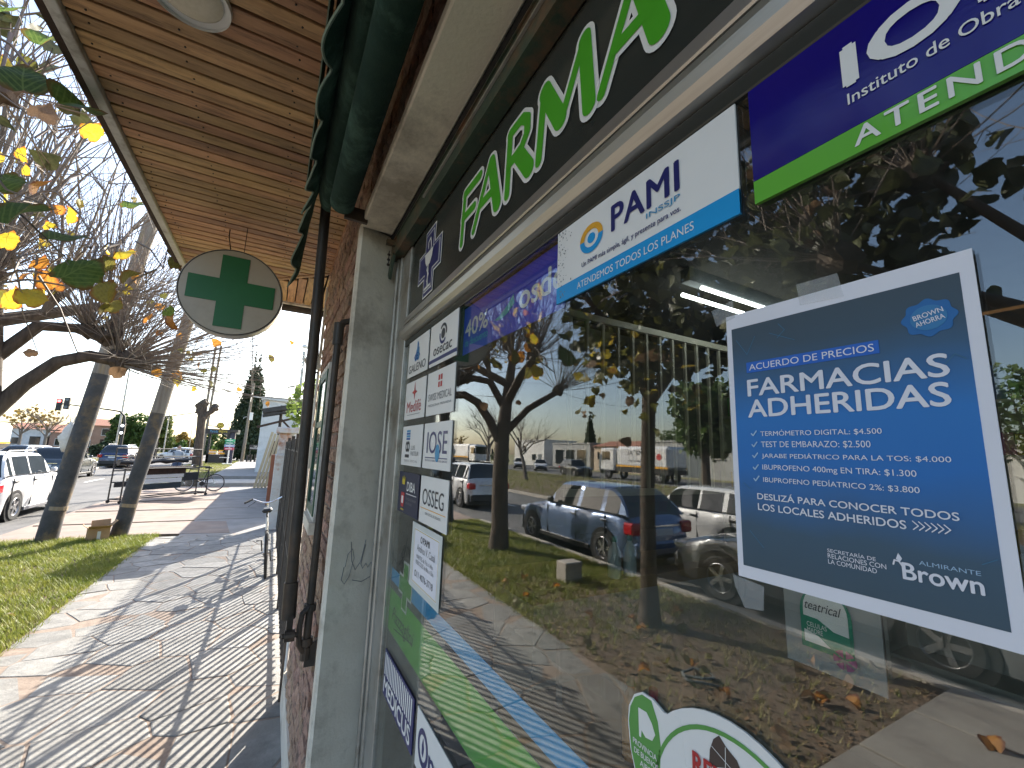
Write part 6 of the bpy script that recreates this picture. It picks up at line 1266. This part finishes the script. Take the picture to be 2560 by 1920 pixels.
# bare twiggy trees
def bare(name, label, loc, h, n, seed, w=.5, leaf=None, r0=.02, group='bare trees along the street', lean=(0,0)):
    T = thing(name, label, 'tree', loc, 0, group); rr = random.Random(seed); tw = MB(); lx, ly = lean
    MB().tube([(0,0,-.2),(lx*.3,ly*.3,h*.2),(lx*.8,ly*.8,h*.42),(lx,ly,h*.55)], [r0*7,r0*5.5,r0*4,r0*2.5], 8).build('trunk','bark_grey',T,True); tips = []
    for k in range(n):
        a = 6.28*k/n+rr.uniform(-.3,.3); b0 = Vector((lx*.7,ly*.7,h*rr.uniform(.28,.5))); e = b0+Vector((math.cos(a)*w*h*rr.uniform(.25,.5), math.sin(a)*w*h*rr.uniform(.25,.5), h*rr.uniform(.12,.35))); m_ = b0.lerp(e,.5)+Vector((0,0,.06*h))
        MB().tube([b0,m_,e],[r0*2.4,r0*1.8,r0*1.0],6).build('limb','bark_grey',T,True); shoots(tw,m_,e-b0,5,h*.15,h*.35,.4,rr,r0*.7,0,3,tips); shoots(tw,e,e-b0+Vector((0,0,.3)),9,h*.15,h*.38,.55,rr,r0*.6,0,3,tips)
    c = tag(tw.build('crown','twig',T),kind='stuff')
    if leaf: pts = tip_pts(tips,(0,0,0),leaf[1],2,6); leaf_mass('foliage',leaf[0],c,pts,g.uniform(.2,.4,len(pts)),seed)
    return T
bare('bare_tree','bare branching tree left of the leaning poles in the distance',(-25.4,75,-.2),6.2,8,91,.8,None,.03); bare('bare_tree','bare tree with a few ochre leaves at the far left',(-28.0,76,-.2),6.2,8,92,.9,('leaf_autumn',260),.03)
bare('bare_tree','pale bare tree beside the cypress above the bus shelter',(-5.2,62,0),8.5,7,93,.7,None,.025); bare('bare_tree','russet twiggy tree behind the leaning planks',(-1.0,60,.2),6.5,7,94,.6,('leaf_brown',150),.025)
bare('bare_tree','slim leaning bare tree on the median, mirrored in the window',(-16.6,28.2,-.1),6.0,7,95,.7,None,.025,lean=(.3,1.0)); bare('bare_tree','bare tree on the median behind the lawn, mirrored in the window',(-19,40,-.1),7,8,96,.7,None,.03)
# evergreen shrubs and trees of the opposite side seen in the glass
tree('broad_shrub','bushy shrub across the avenue beside a white building',(-38.5,74,-.1),3.4,blobs(2.4,.4,3.0,6,97),1800,'leaf_tree2',98,.1,(.25,.5),'greenery across the avenue',False); tree('conifer','dark conifer behind the buildings across the avenue',(-62,76,-.2),11,[((0,0,z),(2.2*(1-z/12.5),2.2*(1-z/12.5),1.0)) for z in np.arange(3,12,.9)],2600,'cypress',99,.3,(.4,.8),'greenery across the avenue')
for i, (x,y,w,h_) in enumerate(((-19,14.5,2.6,6.4),(-48,36,4,7),(-56,46,5,7.5),(-50,20,5,8.5),(-44,8,5,9))): tree('median_tree',('leafy green tree on the median in front of the tanker','green tree across the avenue behind the tanker','tall tree between buildings across the avenue','broad tree across the avenue behind the sedan','broad tree across the avenue behind the poster')[i],(x,y,-.2),h_,blobs(w,h_*.35,h_-.8,7,110+i),2400,'leaf_tree2' if i % 2 else 'leaf_tree',120+i,.25,(.25,.55),'greenery across the avenue')
# ------------------------------------------------------------------ houses and shops in the distance
def house(name, label, loc, rz, w, d, h, wallm, roofm=None, pitch=0, wins=(), doors=(), extra=None, group='buildings along the avenue'):
    """front faces -y in its own axes; wins/doors: (x0,z0,x1,z1)"""
    Hh = thing(name, label, 'building', loc, rz, group); wl = MB().box(-w/2,0,-.3,w/2,d,h).build('wall', wallm, Hh)
    for (x0,z0,x1,z1) in wins:
        f_ = MB().box(x0-.06,-.05,z0-.06,x1+.06,.02,z1+.06).build('window', 'trim_white', Hh); MB().box(x0,-.058,z0,x1,-.052,z1).build('pane', 'window_dark', f_); MB().box(x0-.1,-.14,z0-.13,x1+.1,-.0605,z0-.065).build('sill', 'kerb', f_)
    for (x0,z0,x1,z1,m_) in doors:
        f_ = MB().box(x0-.05,-.04,z0,x1+.05,.02,z1+.05).build('door', m_, Hh)
        n = int((x1-x0)/.25)
        for k in range(n): MB().box(x0+k*(x1-x0)/n+.01,-.052,z0+.02,x0+(k+1)*(x1-x0)/n-.01,-.0405,z1).build('panel', m_, f_)
    if pitch:
        mb = MB(); e = .35; mb.v = [(-w/2-e,-e,h),(w/2+e,-e,h),(w/2+e,d+e,h),(-w/2-e,d+e,h),(-w/2-e,d/2,h+pitch),(w/2+e,d/2,h+pitch)]; mb.f = [(0,1,5,4),(2,3,4,5),(0,4,3),(1,2,5),(3,2,1,0)]; mb.build('roof', roofm, Hh)
    else:
        MB().box(-w/2-.12,-.12,h+.002,w/2+.12,d+.12,h+.22).build('parapet', roofm or wallm, Hh)
    return Hh
house('white_house','white low house with dark entrance across the road at far left',(-33.6,95,-.2),R(0),5.5,8,3.4,'white_wall','roof_tile',1.0,((-2.2,1.0,-1.4,2.0),),((-.2,0,.9,2.2,'window_dark'),(1.4,0,2.4,2.3,'fascia')))
house('tan_house','tan walled house with grey gate beside the white one',(-39.5,96,-.2),R(0),5,8,3.2,'wall_tan','wall_tan',0,((-1.6,.9,-.6,2.0),),((.4,0,2.2,2.3,'shutter'),))
house('brick_house','two storey brick house with tiled roof behind the left leaning pole',(-25,91,-.2),R(0),4.5,8,4.3,'wall_brick','roof_tile',1.2,((-1.6,2.8,-.7,3.8),(.5,2.8,1.4,3.8),(-1.6,.9,-.7,2.0)),((.5,0,1.4,2.1,'fascia'),))
house('pink_house','long low pinkish house behind bare trees',(-29.3,94,-.2),R(0),4.0,7,3.0,'wall_brick','roof_tile',.9,((-1.3,1,-.5,2.0),(.4,1,1.2,2.0)),())
house('white_villa','white flat roofed house with roof terrace rail behind the yard',(1.0,30.5,0),R(0),4.6,6,4.7,'white_wall',None,0,((-1.6,1.0,-.8,2.2),),())
vr = thing('roof_rail','thin steel handrail on the terrace of the white house','railing',(-1.1,30.4,4.9)); MB().tube([(0,0,0),(0,0,.5),(1.7,0,.52)],.03,6).tube([(0,0,.5),(.25,0,0)],.02,5).build('rail','alu_frame',vr)
cp = thing('carport','dark steel carport roof on a post beyond the gate pillar','carport',(-.30,24.0,0)); MB().tube([(0,0,0),(0,0,3.9)],.07,8).build('post','gate_black',cp)
MB().obox((0,-.2,3.72),(.80,0,.20),(0,.6,0),(-.03,0,.10)).build('roof_panel','gate_black',cp)
for k in range(4): MB().obox((0,-.7+k*.3,3.50),(.78,0,.19),(0,.03,0),(-.01,0,.04)).build('purlin','gate_black',cp)
MB().obox((-.2,-.4,3.02),(.75,0,.26),(0,.05,0),(-.015,0,.05)).obox((.25,0,3.0),(.22,0,-.22),(0,.04,0),(.03,0,.03)).build('lower_beam','fascia',cp)
# opposite side of the avenue, seen in the glass; front faces +x
F_ = R(90)
house('white_shop','white flat fronted building with upper window across the avenue',(-47,78,-.2),F_,12,8,5.0,'white_wall',None,0,((1,2.8,2.2,4.0),(-3,1,-1.5,2.2)),((-5,0,-3.9,2.2,'shutter'),))
house('glass_front_shop','pale building with tall glazed front across the avenue',(-46,62,-.2),F_,11,8,4.2,'wall_grey',None,0,((-4.5,.6,-2,3.2),(-1.2,.6,1.2,3.2),(2,.6,4.5,3.2)),())
house('red_sign_shop','low shop with red banner panel across the avenue',(-46,50,-.2),F_,11,8,3.8,'wall_tan','roof_tile',1.0,((-4,1,-2.4,2.4),),((0,0,1.4,2.4,'sign_red'),(2.4,0,4.2,2.6,'shutter')))
house('grey_workshop','grey workshop with shutters behind the tanker',(-46,37,-.2),F_,13,8,4.4,'wall_grey',None,0,((-5,2.4,-3.4,3.6),),((-2,0,1,3.0,'shutter'),(2,0,5,3.0,'shutter')))
house('brick_shop','brick fronted shop across the avenue mirrored behind the poster',(-46,22,-.2),F_,14,8,4.2,'wall_brick','roof_tile',1.2,((-5,1,-3,2.4),(-1,1,1,2.4),(3,1,5,2.4)),())
house('white_garage','white garage across the avenue mirrored right of the poster',(-46,6,-.2),F_,14,8,3.8,'white_wall',None,0,((-5,1,-3,2.4),),((0,0,3,2.8,'shutter'),))
# orange and white road barriers far away
for i, (x, y) in enumerate(((-9.6,75),(-8.2,76),(-7.0,77))):
    b = thing('road_barrier',('orange striped barrier in the road beyond the signals, left of three','orange striped barrier in the road beyond the signals, middle of three','orange striped barrier in the road beyond the signals, right of three')[i],'barrier',(x,y,-.12),0,'road barriers'); MB().box(-.5,-.03,.5,.5,.03,1.1).build('board','pami_orange',b); MB().box(-.5,-.036,.75,.5,-.031,.88).build('stripe','white_print',b)
    for s_ in (-1,1): MB().box(s_*.4-.03,-.2,0,s_*.4+.03,.2,.5).build('foot','gate_black',b)
